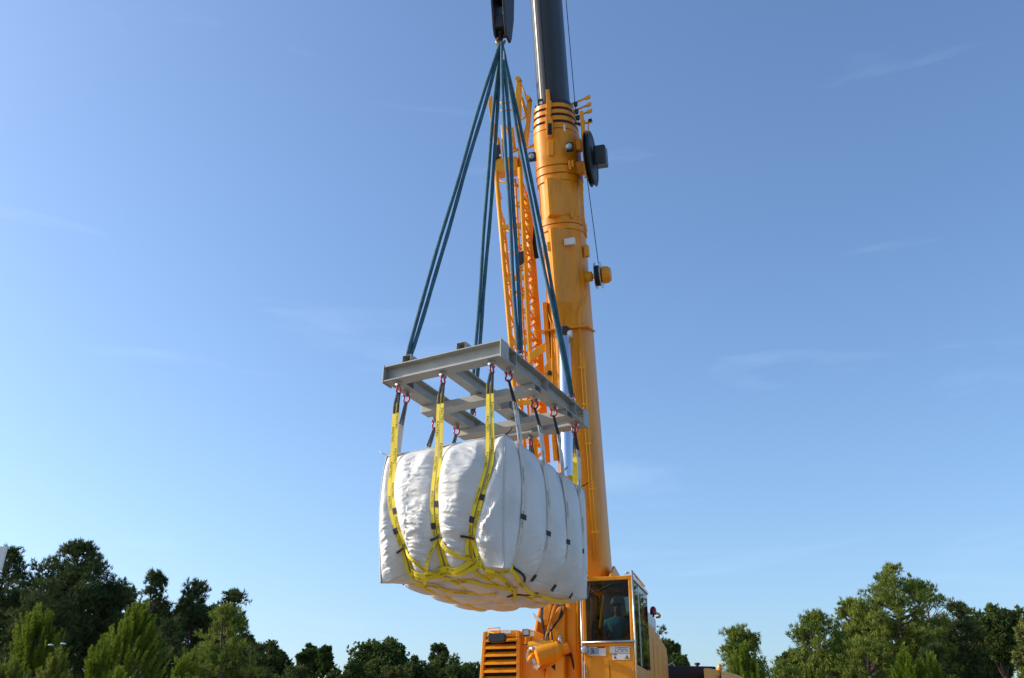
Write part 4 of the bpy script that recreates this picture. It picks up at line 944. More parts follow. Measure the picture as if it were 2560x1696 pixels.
# plates and stickers on the lower front
def decal(xa, ya, xb, yb, mt, d, name='sticker', parent=cab):
    m = MB(); m.prism([cc(xa, yb, d), cc(xb, yb, d), cc(xb, ya, d), cc(xa, ya, d)], FWD * .0015); return m.build(name, mt, parent)
st1 = decal(1471, 1618, 1515, 1640, 'decal_white', .004); decal(1476, 1620, 1497, 1636, 'decal_blue', .0065, 'picture', st1); decal(1493, 1617, 1513, 1621, 'red_steel', .0065, 'red_band', st1)
m = MB(); m.prism([cc(1479, 1621, .009), cc(1480, 1620, .009), cc(1486, 1633, .009), cc(1483, 1634, .009)], FWD * .001); m.build('picture', 'ink', st1)
st2 = decal(1524, 1616, 1574, 1633, 'decal_white', .004); decal(1538.5, 1616.8, 1539.3, 1632, 'ink', .0065, 'line', st2)
def decal_text(word, xa, ya, xb, yb, d, parent):
    tv, tf = text_mesh(word); A, Bx, D = cc(xa, yb, d), cc(xb, yb, d), cc(xa, ya, d)
    m = MB(); m.add([A + (Bx - A) * u + (D - A) * v for u, v in tv], tf); m.build('lettering', 'ink', parent, kind='stuff')
decal_text('LIEBHERR', 1541, 1617.5, 1572, 1621.5, .007, st2)
for q in ((1541, 1628, 1547, 1629.3), (1552, 1628, 1558, 1629.3), (1564, 1628, 1569, 1629.3)): decal(q[0], q[1], q[2], q[3], 'ink', .0065, 'fine_print', st2)
decal(1545, 1623, 1569, 1626, 'decal_blue', .0065, 'fine_print', st2)
st3 = decal(1531, 1635, 1575, 1650, 'decal_white', .004); decal(1532, 1636, 1542, 1638, 'ink', .0065, 'fine_print', st3)
m = MB(); m.prism([cc(1535, 1647, .007), cc(1537, 1639, .007), cc(1539, 1643, .007), cc(1542, 1648, .007), cc(1538, 1646, .007)], FWD * .001); m.build('pictogram', 'ink', st3)
m = MB(); m.prism([cc(1561.5, 1648, .007), cc(1572.5, 1648, .007), cc(1567, 1637, .007)], FWD * .001); tri = m.build('warning_triangle', 'ink', st3)
m = MB(); m.prism([cc(1563.3, 1647, .0095), cc(1570.7, 1647, .0095), cc(1567, 1639.4, .0095)], FWD * .001); m.build('triangle_face', 'decal_yellow', tri)
m = MB(); m.prism([cc(1566, 1646, .012), cc(1568, 1646, .012), cc(1568.4, 1643, .012), cc(1567, 1641.5, .012), cc(1565.8, 1643, .012)], FWD * .001); m.build('pictogram', 'ink', tri)
m = MB(); m.lathe(cc(1462, 1625, .10), FWD, [(-.05, .05), (-.01, .068), (.02, .072), (.03, .064)], 24); hd = m.build('headlamp', 'plastic_black', cab, smooth=True)
m = MB(); m.lathe(cc(1462, 1625, .13), FWD, [(0, .062), (.006, .055), (.010, .02)], 22); m.build('lens', 'lamp_glass', hd, smooth=True)
m = MB(); m.tube([cc(1462, 1630, .08), cc(1463, 1640, .04), cc(1476, 1643, .04)], .018, 8); m.build('bracket', 'jib_orange', hd, smooth='all')
m = MB(); slab(m, (.02, -.018, zw - .075), (W - .03, .001, zw - .03)); m.build('front_ledge', 'yellow', cab, bevel=.006)
# ---- machinery housing behind the cab, on the right
hz = c_at(1630, 1553, .6).z; sxa = (c_at(1626, 1600, .45) - SLEW).dot(RGT) - .10
mh = MB(); slab_p = [(.46, 2.42), (.46, hz - .03), (.9, hz + .02), (2.2, hz - .03), (3.6, hz - .18), (3.6, 2.42)]
mh.prism([C(sxa - .9, y, z) for y, z in slab_p], RGT * .9); mh = mh.build('machinery_housing', 'yellow', crane, bevel=.02)
for k, (ya, yb) in enumerate(((.50, .66), (.74, 1.35), (1.43, 1.95), (2.03, 2.7), (2.78, 3.5))):
    m = MB(); m.box(C(sxa + .010, (ya + yb) / 2, (2.45 + hz - .12 - .05 * k) / 2), RGT * .009, FWD * ((yb - ya) / 2), Z * ((hz - .12 - .05 * k - 2.45) / 2)); m.build('side_panel', 'yellow', mh, bevel=.006)
    for zz in (hz - .42, hz - .74, hz - 1.06):
        if k == 0: m = MB(); m.box(C(sxa + .024, .70, zz), RGT * .006, FWD * .035, Z * .02); m.build('hinge', 'zinc', mh)
for zz in (hz - .27, hz - .58, hz - .90):
    m = MB(); m.box(C(sxa + .003, .70, zz), RGT * .003, FWD * .034, Z * .12); m.build('slot', 'jib_orange', mh)
m = MB(); m.box(C(sxa - .45, .45, hz - .55), RGT * .40, FWD * .012, Z * .5); m.build('front_panel', 'jib_orange', mh, bevel=.006)
bp_ = c_at(1633, 1530, .46)
bc = MB(); bc.lathe(bp_ - Z * .09, Z, [(0, .02), (.04, .02)], 12); bc = bc.build('beacon', 'matt_black', crane, smooth=True)
m = MB(); m.lathe(bp_ - Z * .05, Z, [(0, .055), (.02, .062), (.10, .055), (.14, .03), (.145, .01)], 18); m.build('beacon_lens', 'red_lens', bc, smooth=True)
m = MB(); m.tube([c_at(1634, 1533, .55), c_at(1645, 1534, .6), c_at(1650, 1539, .65), c_at(1649, 1543, .7), c_at(1641, 1544, .75)], .020, 8); m.build('exhaust_bend', 'jib_orange', crane, smooth='all')
m = MB(); m.box(C(sxa - .20, 1.6, hz + .12), RGT * .20, FWD * .55, Z * .13); m.build('air_filter_box', 'white_paint', crane, bevel=.05)
box_between((-1.35, 3.2, 1.7), (1.05, 4.3, 3.0), 'counterweight', 'yellow', crane, .06)
# ---- carrier truck underneath, pointing away to the right
cabP = at(1790, 1672, 23.0); CAR = V(cabP.x - SLEW.x, cabP.y - SLEW.y, 0); CLEN = CAR.length; CAR.normalize(); CSD = V(CAR.y, -CAR.x, 0)
def T(x, y, z): return SLEW + CAR * x + CSD * y + Z * z
def tbox(p, q, name, mt, parent=crane, bevel=.03):
    m = MB(); m.box(T((p[0] + q[0]) / 2, (p[1] + q[1]) / 2, (p[2] + q[2]) / 2), CAR * abs(q[0] - p[0]) / 2, CSD * abs(q[1] - p[1]) / 2, Z * abs(q[2] - p[2]) / 2); return m.build(name, mt, parent, bevel=bevel)
tbox((-4.6, -1.35, 1.0), (CLEN + .9, 1.35, 1.74), 'carrier_chassis', 'yellow')
zc = cabP.z
ek = c_at(1672, 1664, 3.0)
def c3(x, y, Y): return at(x, y, Y)
m = MB(); b0, b1 = at(1668, 1664, 21.5), at(1790, 1664, 22.6); m.prism([V(b0.x, b0.y, 1.75), V(b1.x, b1.y, 1.75), V(b1.x, b1.y, b1.z - .02), V(b0.x, b0.y, b0.z)], V(-.35, 1.6, 0)); eng = m.build('engine_cover', 'engine_dark', crane, bevel=.03)
m = MB(); p = at(1743, 1660, 22.6); m.lathe(p - Z * .08, Z, [(0, .03), (.05, .03), (.055, .06), (.10, .06)], 12); m.build('exhaust_cap', 'matt_black', eng, smooth=True)
m = MB(); m.tube([at(1659, 1667, 21), at(1670, 1664, 21), at(1681, 1657, 21), at(1687, 1668, 21)], .010, 6); m.build('cable', 'zinc', eng, smooth='all')
q0, q1, q2 = at(1758, 1668, 21.6), at(1800, 1676, 22.2), at(1817, 1683, 22.6)
m = MB(); dp = V(.75, 1.4, 0); m.prism([V(q0.x, q0.y, 1.75), V(q1.x, q1.y, 1.75), V(q1.x, q1.y, q1.z), V(q0.x, q0.y, q0.z)], dp); ccab = m.build('carrier_cab', 'yellow', crane, bevel=.03)
m = MB(); m.prism([V(q1.x, q1.y, 2.6) + V(.012, -.02, 0), V(q2.x, q2.y, 2.6), V(q2.x, q2.y, q2.z), V(q1.x, q1.y, q1.z - .02) + V(.012, -.02, 0)], dp * .8); m.build('cab_visor', 'yellow', ccab, bevel=.02)
m = MB(); a, b = at(1803, 1688, 22.1), at(1814, 1688, 22.4); m.prism([V(a.x, a.y, 2.5), V(b.x, b.y, 2.5), b, a], V(.02, .3, 0)); m.build('cab_window', 'glass_dark', ccab)
m = MB(); m.lathe(q1 - Z * .01, Z, [(0, .05), (.02, .055), (.10, .05), (.14, .02)], 14); m.build('amber_beacon', 'amber', ccab, smooth=True)
for k, x in enumerate((-3.6, -2.1, 2.2, 3.6, CLEN - 1.6, CLEN - .1)):
    for s in (-1, 1):
        if x > CLEN + .6: continue
        m = MB(); m.lathe(T(x, s * 1.02, .62), CSD * s, [(0, .40), (.02, .58), (.10, .62), (.30, .62), (.36, .58), (.37, .36)], 28); wh = m.build('wheel', 'rubber', crane, smooth=True)
        m = MB(); m.lathe(T(x, s * 1.30, .62), CSD * s, [(0, .35), (.06, .34), (.07, .18), (.10, .16), (.12, .05)], 20); m.build('rim', 'white_paint', wh, smooth=True)
for x in (-4.2, 1.2):
    for s in (-1, 1):
        m = MB(); m.box(T(x, s * 2.3, 1.15), CAR * .14, CSD * 1.5, Z * .14); og = m.build('outrigger', 'yellow', crane, bevel=.02)
        m = MB(); m.lathe(T(x, s * 3.55, .08), Z, [(0, .10), (1.1, .10)], 16); m.build('outrigger_jack', 'chrome', og, smooth=True)
        m = MB(); m.lathe(T(x, s * 3.55, .0), Z, [(.004, .34), (.06, .34), (.09, .15)], 24); m.build('outrigger_pad', 'engine_dark', og, smooth=True)

# ---- operator
op = K(W * .54, .86, zw - .10)
person = thing('person', 'crane operator in grey hard hat and teal shirt seated in the cab', 'person', op)
def skin(chains, name, mt, parent, sub=2):
    vs, es, rs = [], [], []; key = {}
    def vi(p, r):
        k = (round(p[0], 4), round(p[1], 4), round(p[2], 4))
        if k not in key: key[k] = len(vs); vs.append(p); rs.append(r)
        return key[k]
    for ch in chains:
        ids = [vi(p, r) for p, r in ch]; es.extend(zip(ids[:-1], ids[1:]))
    me = bpy.data.meshes.new(name); me.from_pydata(vs, [], []); me.edges.add(len(es))
    for i, e in enumerate(es): me.edges[i].vertices = e
    o = bpy.data.objects.new(name, me); col.objects.link(o); o.parent = parent; ORG[o.name] = ORG[parent.name]
    md = o.modifiers.new('skin', 'SKIN'); md.use_smooth_shade = True
    if not me.skin_vertices: 
        bpy.context.view_layer.update()
    sv = me.skin_vertices[0].data if me.skin_vertices else None
    if sv:
        for i, r in enumerate(rs): sv[i].radius = (r, r) if not isinstance(r, tuple) else r
        sv[0].use_root = True
    sb = o.modifiers.new('sub', 'SUBSURF'); sb.levels = sub; sb.render_levels = sub
    me.materials.append(MATS[mt]); return o
def pl(x, y, z): v = RGT * x - FWD * y + Z * z; return (v.x, v.y, v.z)          # relative to the hips: right, back, up
hip = (pl(0, 0, 0.06), .15); spine = (pl(0, .02, .28), .15); chest = (pl(0, .02, .46), .165); neck = (pl(0, .0, .60), .055); chin = (pl(0, -.03, .67), .075); crown = (pl(0, -.02, .78), .085)
ch = [[hip, spine, chest, neck, chin, crown]]
for s in (-1, 1):
    ch.append([chest, (pl(s * .20, 0, .50), .065), (pl(s * .27, -.10, .27), .047), (pl(s * .20, -.34, .19), .035), (pl(s * .18, -.42, .20), .032)])
    ch.append([hip, (pl(s * .11, -.08, .03), .09), (pl(s * .14, -.44, .03), .07), (pl(s * .14, -.50, -.38), .05), (pl(s * .14, -.60, -.42), .04)])
    for f in range(4): ch.append([(pl(s * .18, -.42, .20), .032), (pl(s * (.205 - .018 * f), -.47, .195), .010), (pl(s * (.205 - .018 * f), -.495, .175), .009)])
    ch.append([(pl(s * .18, -.42, .20), .032), (pl(s * .145, -.435, .20), .011), (pl(s * .135, -.465, .19), .009)])
bd = skin(ch, 'body', 'skin', person)
sh = [[(pl(0, 0, .07), .165), (pl(0, .02, .28), .170), (pl(0, .02, .46), .185), (pl(0, .0, .565), .085)]]
for s in (-1, 1): sh.append([(pl(0, .02, .46), .185), (pl(s * .205, 0, .50), .082), (pl(s * .27, -.10, .27), .064), (pl(s * .215, -.28, .21), .052)])
skin(sh, 'shirt', 'shirt', person)
m = MB(); m.tube([op + RGT * .0 + Z * .705 - FWD * -.0 + FWD * .105, op + Z * .735 + FWD * .115, op + Z * .755 + FWD * .10], [.012, .016, .008], 8); m.build('nose', 'skin', person, smooth='all')
for s in (-1, 1):
    m = MB(); m.lathe(op + RGT * (s * .034) + Z * .762 + FWD * .088, FWD, [(0, .012), (.008, .010), (.012, .004)], 10); m.build('eye', 'ink', person, smooth=True)
    m = MB(); m.lathe(op + RGT * (s * .088) + Z * .735, RGT * s, [(0, .03), (.012, .028), (.018, .01)], 10); m.build('ear', 'skin', person, smooth=True)
m = MB(); m.box(op + Z * .685 + FWD * .098, RGT * .025, FWD * .004, Z * .005); m.build('mouth', 'red_lens', person)
m = MB(); hc_ = op + Z * .795 + FWD * .01
m.lathe(hc_, Z, [(0, .125), (.012, .120), (.05, .118), (.09, .098), (.115, .06), (.122, .01)], 26); hh = m.build('hard_hat', 'hat', person, smooth=True)
m = MB(); m.prism([hc_ + RGT * x + FWD * y for x, y in ((-.10, .07), (-.07, .15), (0, .175), (.07, .15), (.10, .07))], Z * .012); m.build('hat_brim', 'hat', hh, bevel=.004)
# ================================================================== TREES
def mesh_np(name, V3, faces_n, tones, mt, parent):
    """triangle soup from numpy, one tone per triangle"""
    n = len(V3) // 3; me = bpy.data.meshes.new(name); org = ORG[parent.name]
    me.vertices.add(len(V3)); me.vertices.foreach_set('co', (V3 - np.array(org)).astype(np.float32).ravel())
    me.loops.add(n * 3); me.loops.foreach_set('vertex_index', np.arange(n * 3, dtype=np.int32))
    me.polygons.add(n); me.polygons.foreach_set('loop_start', np.arange(0, n * 3, 3, dtype=np.int32))
    try: me.polygons.foreach_set('loop_total', np.full(n, 3, dtype=np.int32))
    except Exception: pass
    me.update(calc_edges=True); me.validate()
    at_ = me.attributes.new('tone', 'FLOAT', 'FACE'); at_.data.foreach_set('value', tones.astype(np.float32))
    me.materials.append(MATS[mt]); o = bpy.data.objects.new(name, me); col.objects.link(o); o.parent = parent; ORG[o.name] = org; return o
def unit(a): return a / np.maximum(1e-9, np.linalg.norm(a, axis=1, keepdims=True))
def tufts(cent, dirs, rad, nb, wb, g, spread=1.0, tone=None):
    """needle or leaf sprays: nb blades from each centre, biased along dirs"""
    n = len(cent); c = np.repeat(cent, nb, 0); d = np.repeat(dirs, nb, 0); r = np.repeat(rad, nb)
    t = unit(d + g.normal(0, spread * .6, (n * nb, 3))); ln = r * g.uniform(.6, 1.1, n * nb)
    base = c + g.normal(0, 1, (n * nb, 3)) * (r * .18)[:, None]
    side = unit(np.cross(t, g.normal(0, 1, (n * nb, 3)))) * (wb * g.uniform(.7, 1.3, n * nb))[:, None]
    V3 = np.stack([base - side, base + side, base + t * ln[:, None]], 1).reshape(-1, 3)
    tn = np.repeat(g.uniform(0, 1, n) if tone is None else tone, nb) * .75 + g.uniform(0, .25, n * nb); return V3, tn
def plumes(cent, dirs, length, rad, nb, wb, g):
    """bottle-brush shoots"""
    n = len(cent); t = g.uniform(0, 1, (n, nb)); ax = np.repeat(unit(dirs), nb, 0)
    p = np.repeat(cent, nb, 0) + ax * (np.repeat(length, nb) * t.ravel())[:, None]
    rd = unit(np.cross(ax, g.normal(0, 1, (n * nb, 3)))); out = unit(rd * .75 + ax * .9)
    r = np.repeat(rad, nb) * (1 - .55 * t.ravel()) ; side = unit(np.cross(out, rd + g.normal(0, .5, (n * nb, 3)))) * (wb * g.uniform(.7, 1.3, n * nb))[:, None]
    V3 = np.stack([p - side, p + side, p + out * (r * 1.5)[:, None]], 1).reshape(-1, 3)
    return V3, np.repeat(g.uniform(0, 1, n), nb) * .6 + .25 * t.ravel() + g.uniform(0, .15, n * nb)
def trunk_mesh(base, top, r0, r1, g, bend=.25, branches=()):
    m = MB(); n = 9; k = (Vector(top) - Vector(base)).length; pth = []
    for i in range(n):
        t = i / (n - 1); w = Vector(base).lerp(Vector(top), t); w += V(math.sin(t * 4 + g.uniform(0, .4)) * bend * t, math.cos(t * 3) * bend * t * .6, 0); pth.append(w)
    m.tube(pth, [r0 + (r1 - r0) * (i / (n - 1)) ** .8 for i in range(n)], 9)
    for path, rr in branches: m.tube(path, rr, 5)
    return m, pth
TREES = []
def tree_root(name, x, ytop, Y, label, group):
    top = at(x, ytop, Y); return thing(name, label, 'tree', (top.x, Y, 0), group), top
def pine(x, ytop, hw, Y, label, mt='pine_dark', dens=1.0, seed=1, crown=.72, flat=.35, group='tall pine trees at the edge of the lot', gap=.30, lean=0, asym=0):
    """tall pine: x, ytop, hw in photograph pixels; branches that end in clumps of needle sprays"""
    g = np.random.default_rng(seed); root, top = tree_root('pine_tree', x, ytop, Y, label, group); o = np.array([top.x, Y, 0.])
    H = top.z; pxm = (top - CAMP).dot(CF) / FPX; Rw = hw * pxm; z0 = H * (1 - crown); cen, drs, rad, ton, br = [], [], [], [], []
    Hc = H - .35; nbr = int(88 * dens * (.6 + Rw / 5))
    for i in range(nbr):
        t = g.uniform(0, 1) ** .8; az = g.uniform(0, 2 * math.pi)
        env = (1 - t ** 2.8) ** .62 * (.62 + .38 * min(1, t * 2.2)) * (1 + .22 * math.sin(t * 11 + seed) + .16 * math.sin(az * 3 + seed * 1.7)) * g.uniform(.55, 1.08)
        ln = max(.25, Rw * env) * (1 + asym * math.cos(az)); rise = ln * (g.uniform(.08, .38) + .40 * t * t); z = z0 + (Hc - z0) * t
        tip = o + [lean * t + math.cos(az) * ln, math.sin(az) * ln, z]; p0 = o + [lean * t, 0, max(.5, z - rise - .2)]
        md = p0 * .5 + tip * .5 + [0, 0, -rise * .15]
        br.append(([Vector(p0), Vector(md), Vector(tip)], [.03 + .011 * ln, .025 + .006 * ln, .014]))
        ncl = 1 + int(ln / 1.05 * g.uniform(.8, 1.2))
        for k in range(ncl):
            f = 1 - .62 * (k / max(1, ncl)) * g.uniform(.8, 1.1); q = (1 - f) ** 2 * p0 + 2 * f * (1 - f) * md + f * f * tip + (g.normal(0, .28, 3) * [1, 1, .5] if k else 0)
            if noise.noise(Vector(q * .42) + V(seed * 3.1, 0, 0)) < -gap - .12: continue
            cr = g.uniform(.42, .78) * (.8 + .05 * Rw); nt_ = int(15 * (cr / .6) ** 1.6 * g.uniform(.8, 1.2)); d = g.normal(0, 1, (nt_, 3)); d /= np.linalg.norm(d, axis=1, keepdims=True)
            pts = q + d * (cr * g.uniform(.25, 1, (nt_, 1))) * [1, 1, .62]
            cen.append(pts); dd = d * .55; dd[:, 2] += .75; drs.append(dd); rad.append(g.uniform(.20, .33, nt_)); ton.append(np.clip(g.uniform(.05, .95) + g.normal(0, .16, nt_), 0, 1))
    cen = np.concatenate(cen); drs = np.concatenate(drs); rad = np.concatenate(rad); ton = np.concatenate(ton)
    V3, tn = tufts(cen, drs, rad, 12, .026 * (Y / 60) ** .6, g, 1.0, ton)
    m, _ = trunk_mesh((o[0], Y, 0), (o[0] + lean, Y, H * .95), .14 + .008 * H, .04, rng, .25, br); m.build('trunk', 'bark', root, smooth='all')
    mesh_np('crown', V3, 3, tn, mt, root); return root
def broad(x, ytop, hw, Y, label, mt='leaf_dark', seed=1, tall=1.0, pointed=0, dens=1.0, name='broadleaf_tree', group='round broadleaf trees behind the lot', conic=False):
    """broadleaf tree: crown of leaf clumps on lobes"""
    g = np.random.default_rng(seed); root, top = tree_root(name, x, ytop, Y, label, group); o = np.array([top.x, Y, 0.])
    H = top.z; pxm = (top - CAMP).dot(CF) / FPX; Rw = hw * pxm; cz = H - Rw * tall; cen, drs, rad, ton = [], [], [], []; br = []
    nl = int(60 * dens); lobes = []
    for i in range(nl):
        d = g.normal(0, 1, 3); d /= np.linalg.norm(d); d[2] = d[2] * .9 + .10
        if conic:
            t = g.uniform(0, 1) ** 1.2; zz = 1.2 + (H - 1.2) * t; rr = Rw * (1 - t) ** .7 * g.uniform(.6, 1.0); a = g.uniform(0, 2 * math.pi); p = o + [math.cos(a) * rr, math.sin(a) * rr, zz - .35]; lr = .32 + Rw * .16 * (1 - t * .6)
        else:
            f = g.uniform(.45, .90) * (1 + .22 * noise.noise(V(d[0] * 2.2 + seed, d[1] * 2.2, d[2] * 2.2))); p = o + [d[0] * Rw * f, d[1] * Rw * f, 0] + np.array([0, 0, cz + d[2] * Rw * tall * f]); lr = Rw * g.uniform(.12, .30)
            if p[2] + lr > H: p[2] = H - lr * g.uniform(.9, 1.3)
        lobes.append((p, lr)); br.append(([Vector(o + [0, 0, max(.8, min(cz, p[2]) - Rw * .6)]), Vector((o + [0, 0, p[2]]) * .45 + p * .55 - [0, 0, .2]), Vector(p)], [.10, .06, .03]))
    for p, lr in lobes:
        n = int(120 * max(.35, lr) ** 1.7) + 30; d = unit(g.normal(0, 1, (n, 3))); q = p + d * (lr * g.uniform(.45, 1.08, n))[:, None]
        cen.append(q); dd = d.copy(); dd[:, 2] += .30 + pointed; drs.append(dd); rad.append(g.uniform(.16, .27, n)); ton.append(np.clip(g.uniform(.1, .9) + g.normal(0, .2, n), 0, 1))
    cen = np.concatenate(cen); drs = np.concatenate(drs); rad = np.concatenate(rad); ton = np.concatenate(ton)
    V3, tn = tufts(cen, drs, rad, 6, .060 * (Y / 70) ** .6, g, 1.8, ton)
    m, _ = trunk_mesh((o[0], Y, 0), (o[0], Y, H * .8), .14 + .010 * H, .05, rng, .2, br); m.build('trunk', 'bark', root, smooth='all')
    mesh_np('crown', V3, 3, tn, mt, root); return root
def young(x, ytop, hw, Y, label, seed=1, mt='pine_bright', n_sh=300, lean=0.0, low=0.0, group='young bright green pines in front'):
    """young pine with upright bottle-brush shoots on a broad crown"""
    g = np.random.default_rng(seed); root, top = tree_root('young_pine', x, ytop, Y, label, group); o = np.array([top.x, Y, 0.]); H = top.z
    pxm = (top - CAMP).dot(CF) / FPX; Rw = hw * pxm; cen, drs, ln, br = [], [], [], []
    n_sh = int(n_sh * .62)
    for i in range(n_sh):
        t = g.uniform(.05, 1) ** .75; a = g.uniform(0, 2 * math.pi); env = (1 - t ** 2.3) ** .62 * (1 + .25 * math.sin(a * 2 + seed) + .28 * math.sin(t * 8 + seed * 2 + math.cos(a))); rr = Rw * env * g.uniform(.15, 1.0) ** .6
        L_ = g.uniform(.55, 1.15) * (.45 + .10 * H); z = .25 * H + .75 * H * t - L_ * (.95 if t > .8 else .8) - .12 * rr
        p = o + [math.cos(a) * rr + lean * t, math.sin(a) * rr, z]; d = np.array([math.cos(a) * .50 * rr / Rw + lean, math.sin(a) * .5 * rr / Rw, 1.0]) + g.normal(0, .12, 3)
        cen.append(p); drs.append(d); ln.append(L_)
        if i % 2 == 0: br.append(([Vector(o + [0, 0, max(.3, z - .6 - rr * .6)]), Vector((o + [0, 0, z - .5]) * .4 + p * .6 - [0, 0, .25]), Vector(p)], [.04, .03, .015]))
    cen.append(o + [lean, 0, H - 1.1]); drs.append(np.array([lean * .5, 0, 1.])); ln.append(1.1)
    ln = np.array(ln); V3, tn = plumes(np.array(cen), np.array(drs), ln, .150 * g.uniform(.8, 1.25, len(cen)), 110, .017 * (Y / 35) ** .7, g)
    m, _ = trunk_mesh((o[0], Y, 0), (o[0], Y, H - 1.0), .05 + .008 * H, .02, rng, .1, br); m.build('trunk', 'bark', root, smooth='all')
    mesh_np('crown', V3, 3, tn, mt, root); return root
GP = 'tall pine trees at the edge of the lot'
# left side, far to near
broad(675, 1597, 62, 92, 'dark round tree right of the tall left pines', 'leaf_dark', 21, 1.6, 0, 1.4)
broad(775, 1600, 36, 96, 'lighter green tree with two pointed tops, left of the broad dome tree', 'leaf_mid', 22, 1.5, .5)
broad(815, 1606, 22, 95, 'slim light green treetop just left of the broad dome tree', 'leaf_mid', 27, 2.0, .6)
broad(960, 1582, 84, 92, 'broad dome-shaped dark green tree in the centre distance', 'leaf_dark', 23, 1.15, 0, 2.0)
broad(1103, 1596, 30, 98, 'small rounded treetop standing above the low trees left of the crane', 'leaf_dark', 24, 1.8)
broad(1050, 1628, 62, 88, 'low dark tree right of the broad dome tree', 'leaf_dark', 25, 1.7)
broad(1165, 1634, 62, 90, 'low dark tree directly left of the louvred housing', 'leaf_dark', 26, 1.7)
broad(890, 1645, 50, 80, 'low grey green bush in front of the broad dome tree', 'leaf_mid', 28, 1.5)
broad(990, 1652, 40, 80, 'small yellowish bush at the foot of the broad dome tree', 'leaf_olive', 29, 1.5)
broad(735, 1634, 75, 84, 'low dark bush below the two-pointed tree', 'leaf_dark', 30, 1.5)
for k, (x_, y_, w_, lab) in enumerate(((700, 1632, 80, 'low dark bush under the dark round tree'), (840, 1634, 80, 'low dark bush left of the broad dome tree'), (1020, 1638, 90, 'low dark bush below the right flank of the broad dome tree'), (1110, 1632, 80, 'low dark bush below the small rounded treetop'), (1190, 1640, 60, 'low dark bush half hidden by the louvred housing'), (640, 1600, 70, 'dark leafy tree where the left pines end'))):
    broad(x_, y_, w_, 94, lab, 'leaf_dark', 110 + k, 1.9, 0, 1.1, group='low bushes along the far tree line')
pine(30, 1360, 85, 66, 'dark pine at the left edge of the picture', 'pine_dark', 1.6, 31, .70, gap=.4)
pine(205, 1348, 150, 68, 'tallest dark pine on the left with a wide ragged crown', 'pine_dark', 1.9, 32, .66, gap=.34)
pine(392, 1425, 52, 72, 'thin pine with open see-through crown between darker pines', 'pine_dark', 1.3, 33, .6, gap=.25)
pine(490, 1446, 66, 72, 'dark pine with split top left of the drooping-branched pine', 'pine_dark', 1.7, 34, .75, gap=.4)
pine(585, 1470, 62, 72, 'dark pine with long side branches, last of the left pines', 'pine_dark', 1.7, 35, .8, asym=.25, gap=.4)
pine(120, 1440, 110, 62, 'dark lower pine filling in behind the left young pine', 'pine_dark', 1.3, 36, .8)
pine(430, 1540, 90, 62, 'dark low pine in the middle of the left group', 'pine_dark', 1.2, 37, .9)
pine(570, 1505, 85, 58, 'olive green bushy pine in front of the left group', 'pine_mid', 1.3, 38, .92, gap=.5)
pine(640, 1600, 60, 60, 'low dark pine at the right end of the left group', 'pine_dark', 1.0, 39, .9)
young(100, 1508, 76, 36, 'bright green young pine at far left with upright shoots', 41, n_sh=380)
young(335, 1500, 92, 36, 'large young pine on the left with slanting upright shoots', 42, 'pine_bright', 420, lean=.22)
young(255, 1590, 60, 34, 'mid-height young pine leaning beside the large slanting one', 47, 'pine_bright', 180)
young(430, 1632, 70, 30, 'low young pine at the bottom, right of the large slanting one', 43, 'pine_bright', 200, lean=.3)
young(300, 1668, 60, 28, 'low young pine at the bottom below the large slanting one', 44, 'pine_bright', 160)
young(30, 1640, 70, 30, 'low dark young pine in the bottom left corner', 45, 'pine_mid', 200)
young(150, 1622, 62, 29, 'low young pine between the two large young ones', 46, 'pine_mid', 200)
for k, (x_, y_, w_, lab) in enumerate(((60, 1470, 90, 'dark understorey tree at the left edge, under the pines'), (180, 1500, 90, 'dark understorey tree under the tallest left pine'), (300, 1460, 80, 'dark understorey tree right of the tallest left pine trunk'),
        (400, 1485, 85, 'dark understorey tree below the thin open pine'), (500, 1500, 85, 'dark understorey tree below the split-topped pine'), (610, 1580, 60, 'dark understorey tree at the right end of the left pines'))):
    broad(x_, y_, w_, 76, lab, 'leaf_dark', 80 + k, 1.25, 0, .8, group='dark understorey trees on the left')
# right side
for k, (x_, y_, w_, lab) in enumerate(((1990, 1600, 60, 'dark understorey tree left of the dense rounded pine'), (2110, 1560, 70, 'dark understorey tree behind the dense rounded pine'), (2230, 1550, 80, 'dark understorey tree under the tallest right pine'), (2340, 1560, 80, 'dark understorey tree under the pointed right pine'), (2440, 1580, 70, 'dark understorey tree below the spired right tree'))):
    broad(x_, y_, w_, 76, lab, 'leaf_dark', 90 + k, 1.25, 0, .8, group='dark understorey trees on the right')
broad(1672, 1598, 26, 80, 'small dark treetop just right of the crane cab', 'leaf_dark', 51, 1.3)
broad(1690, 1636, 32, 78, 'low tree between the crane and the carrier cab', 'leaf_dark', 52, .9)
pine(1648, 1565, 26, 84, 'thin treetop peeking out behind the machinery housing', 'pine_dark', .6, 61, .7)
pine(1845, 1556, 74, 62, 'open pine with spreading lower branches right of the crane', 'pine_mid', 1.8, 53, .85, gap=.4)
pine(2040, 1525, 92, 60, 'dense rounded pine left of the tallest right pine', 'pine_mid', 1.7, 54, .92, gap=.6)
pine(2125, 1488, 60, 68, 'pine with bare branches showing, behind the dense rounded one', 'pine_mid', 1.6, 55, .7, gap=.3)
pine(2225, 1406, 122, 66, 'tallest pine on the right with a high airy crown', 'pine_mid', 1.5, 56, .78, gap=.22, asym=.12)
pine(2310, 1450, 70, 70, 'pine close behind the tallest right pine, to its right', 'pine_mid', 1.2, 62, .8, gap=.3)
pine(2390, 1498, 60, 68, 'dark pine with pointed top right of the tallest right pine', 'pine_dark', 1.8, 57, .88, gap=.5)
broad(2480, 1508, 80, 72, 'dark rounded tree with small spires at the right', 'leaf_dark', 58, 1.1, .3, 1.4)
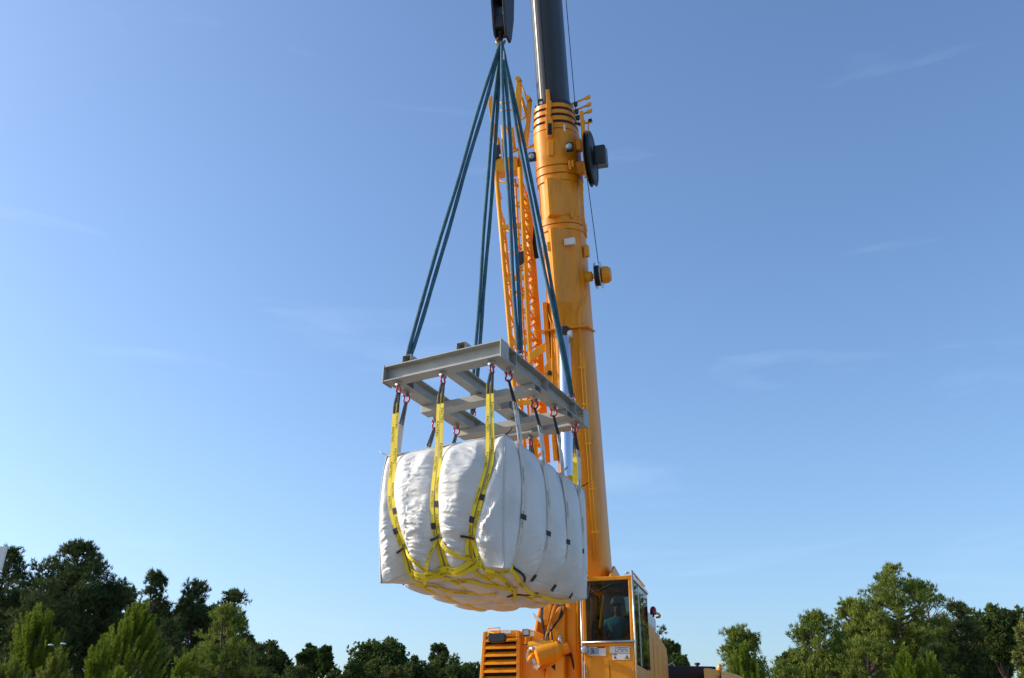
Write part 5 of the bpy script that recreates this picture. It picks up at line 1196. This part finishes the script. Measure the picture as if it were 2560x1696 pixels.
broad(2566, 1548, 70, 42, 'sunlit tree cut by the right edge of the picture', 'leaf_olive', 59, 1.5, 0, 1.5, conic=True)
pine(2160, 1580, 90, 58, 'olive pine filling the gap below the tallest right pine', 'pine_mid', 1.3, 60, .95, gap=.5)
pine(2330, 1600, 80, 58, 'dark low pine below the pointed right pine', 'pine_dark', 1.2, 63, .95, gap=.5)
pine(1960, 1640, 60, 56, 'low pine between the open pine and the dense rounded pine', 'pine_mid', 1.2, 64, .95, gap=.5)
young(1862, 1602, 56, 40, 'bright young pine in front of the open right pine', 71, n_sh=230)
young(2255, 1612, 44, 36, 'slim bright young pine below the tallest right pine', 72, n_sh=200)
young(2325, 1632, 46, 36, 'short bright young pine right of the slim one', 73, n_sh=200)
young(2030, 1640, 70, 42, 'low bright young pine in front of the dense rounded pine', 74, 'pine_mid', 240)
young(2560, 1668, 60, 30, 'low bright shrub-like pine in the bottom right corner', 75, n_sh=160)
young(2130, 1668, 60, 38, 'low bright young pine left of the slim one', 76, 'pine_mid', 180)

# ================================================================== small things at the left
Yp = 33.0
a = at(-60, 1362, Yp); b = at(16, 1366, Yp); c = at(4, 1420, Yp)
sg = thing('sign_board', 'white board on a post cut off by the left edge of the picture', 'sign', (a.x, Yp, 0))
m = MB(); m.prism([at(-70, 1362, Yp), at(16.5, 1367, Yp), at(1, 1424, Yp), at(-70, 1424, Yp)], V(0, .12, 0)); m.build('board', 'white_paint', sg, bevel=.01)
pz = at(-40, 1424, Yp); m = MB(); m.tube([V(pz.x, Yp + .06, 0), V(pz.x, Yp + .06, pz.z + .02)], .05, 12); m.build('post', 'zinc', sg, smooth=True)
Yl = 30.0
p1, p2 = at(127, 1613, Yl), at(158, 1610, Yl); pm_ = at(143, 1640, Yl)
ll = thing('street_lamp', 'small twin-headed white street lamp among the left young pines', 'street lamp', (pm_.x, Yl, 0))
m = MB(); m.tube([V(pm_.x, Yl, 0), V(pm_.x, Yl, p1.z - .13)], [.03, .02], 10); m.build('pole', 'pole_green', ll, smooth=True)
for p, s in ((p1, -1), (p2, 1)):
    m = MB(); m.lathe(p, Z, [(-.02, .015), (-.012, .075), (.0, .08), (.02, .06), (.03, .015)], 18); hd_ = m.build('lamp_head', 'lamp_white', ll, smooth=True)
    m = MB(); m.tube([V(pm_.x, Yl, p.z - .15), V((pm_.x + p.x) / 2, Yl, p.z - .05), p - Z * .02], .010, 8); m.build('arm', 'pole_green', ll, smooth='all')
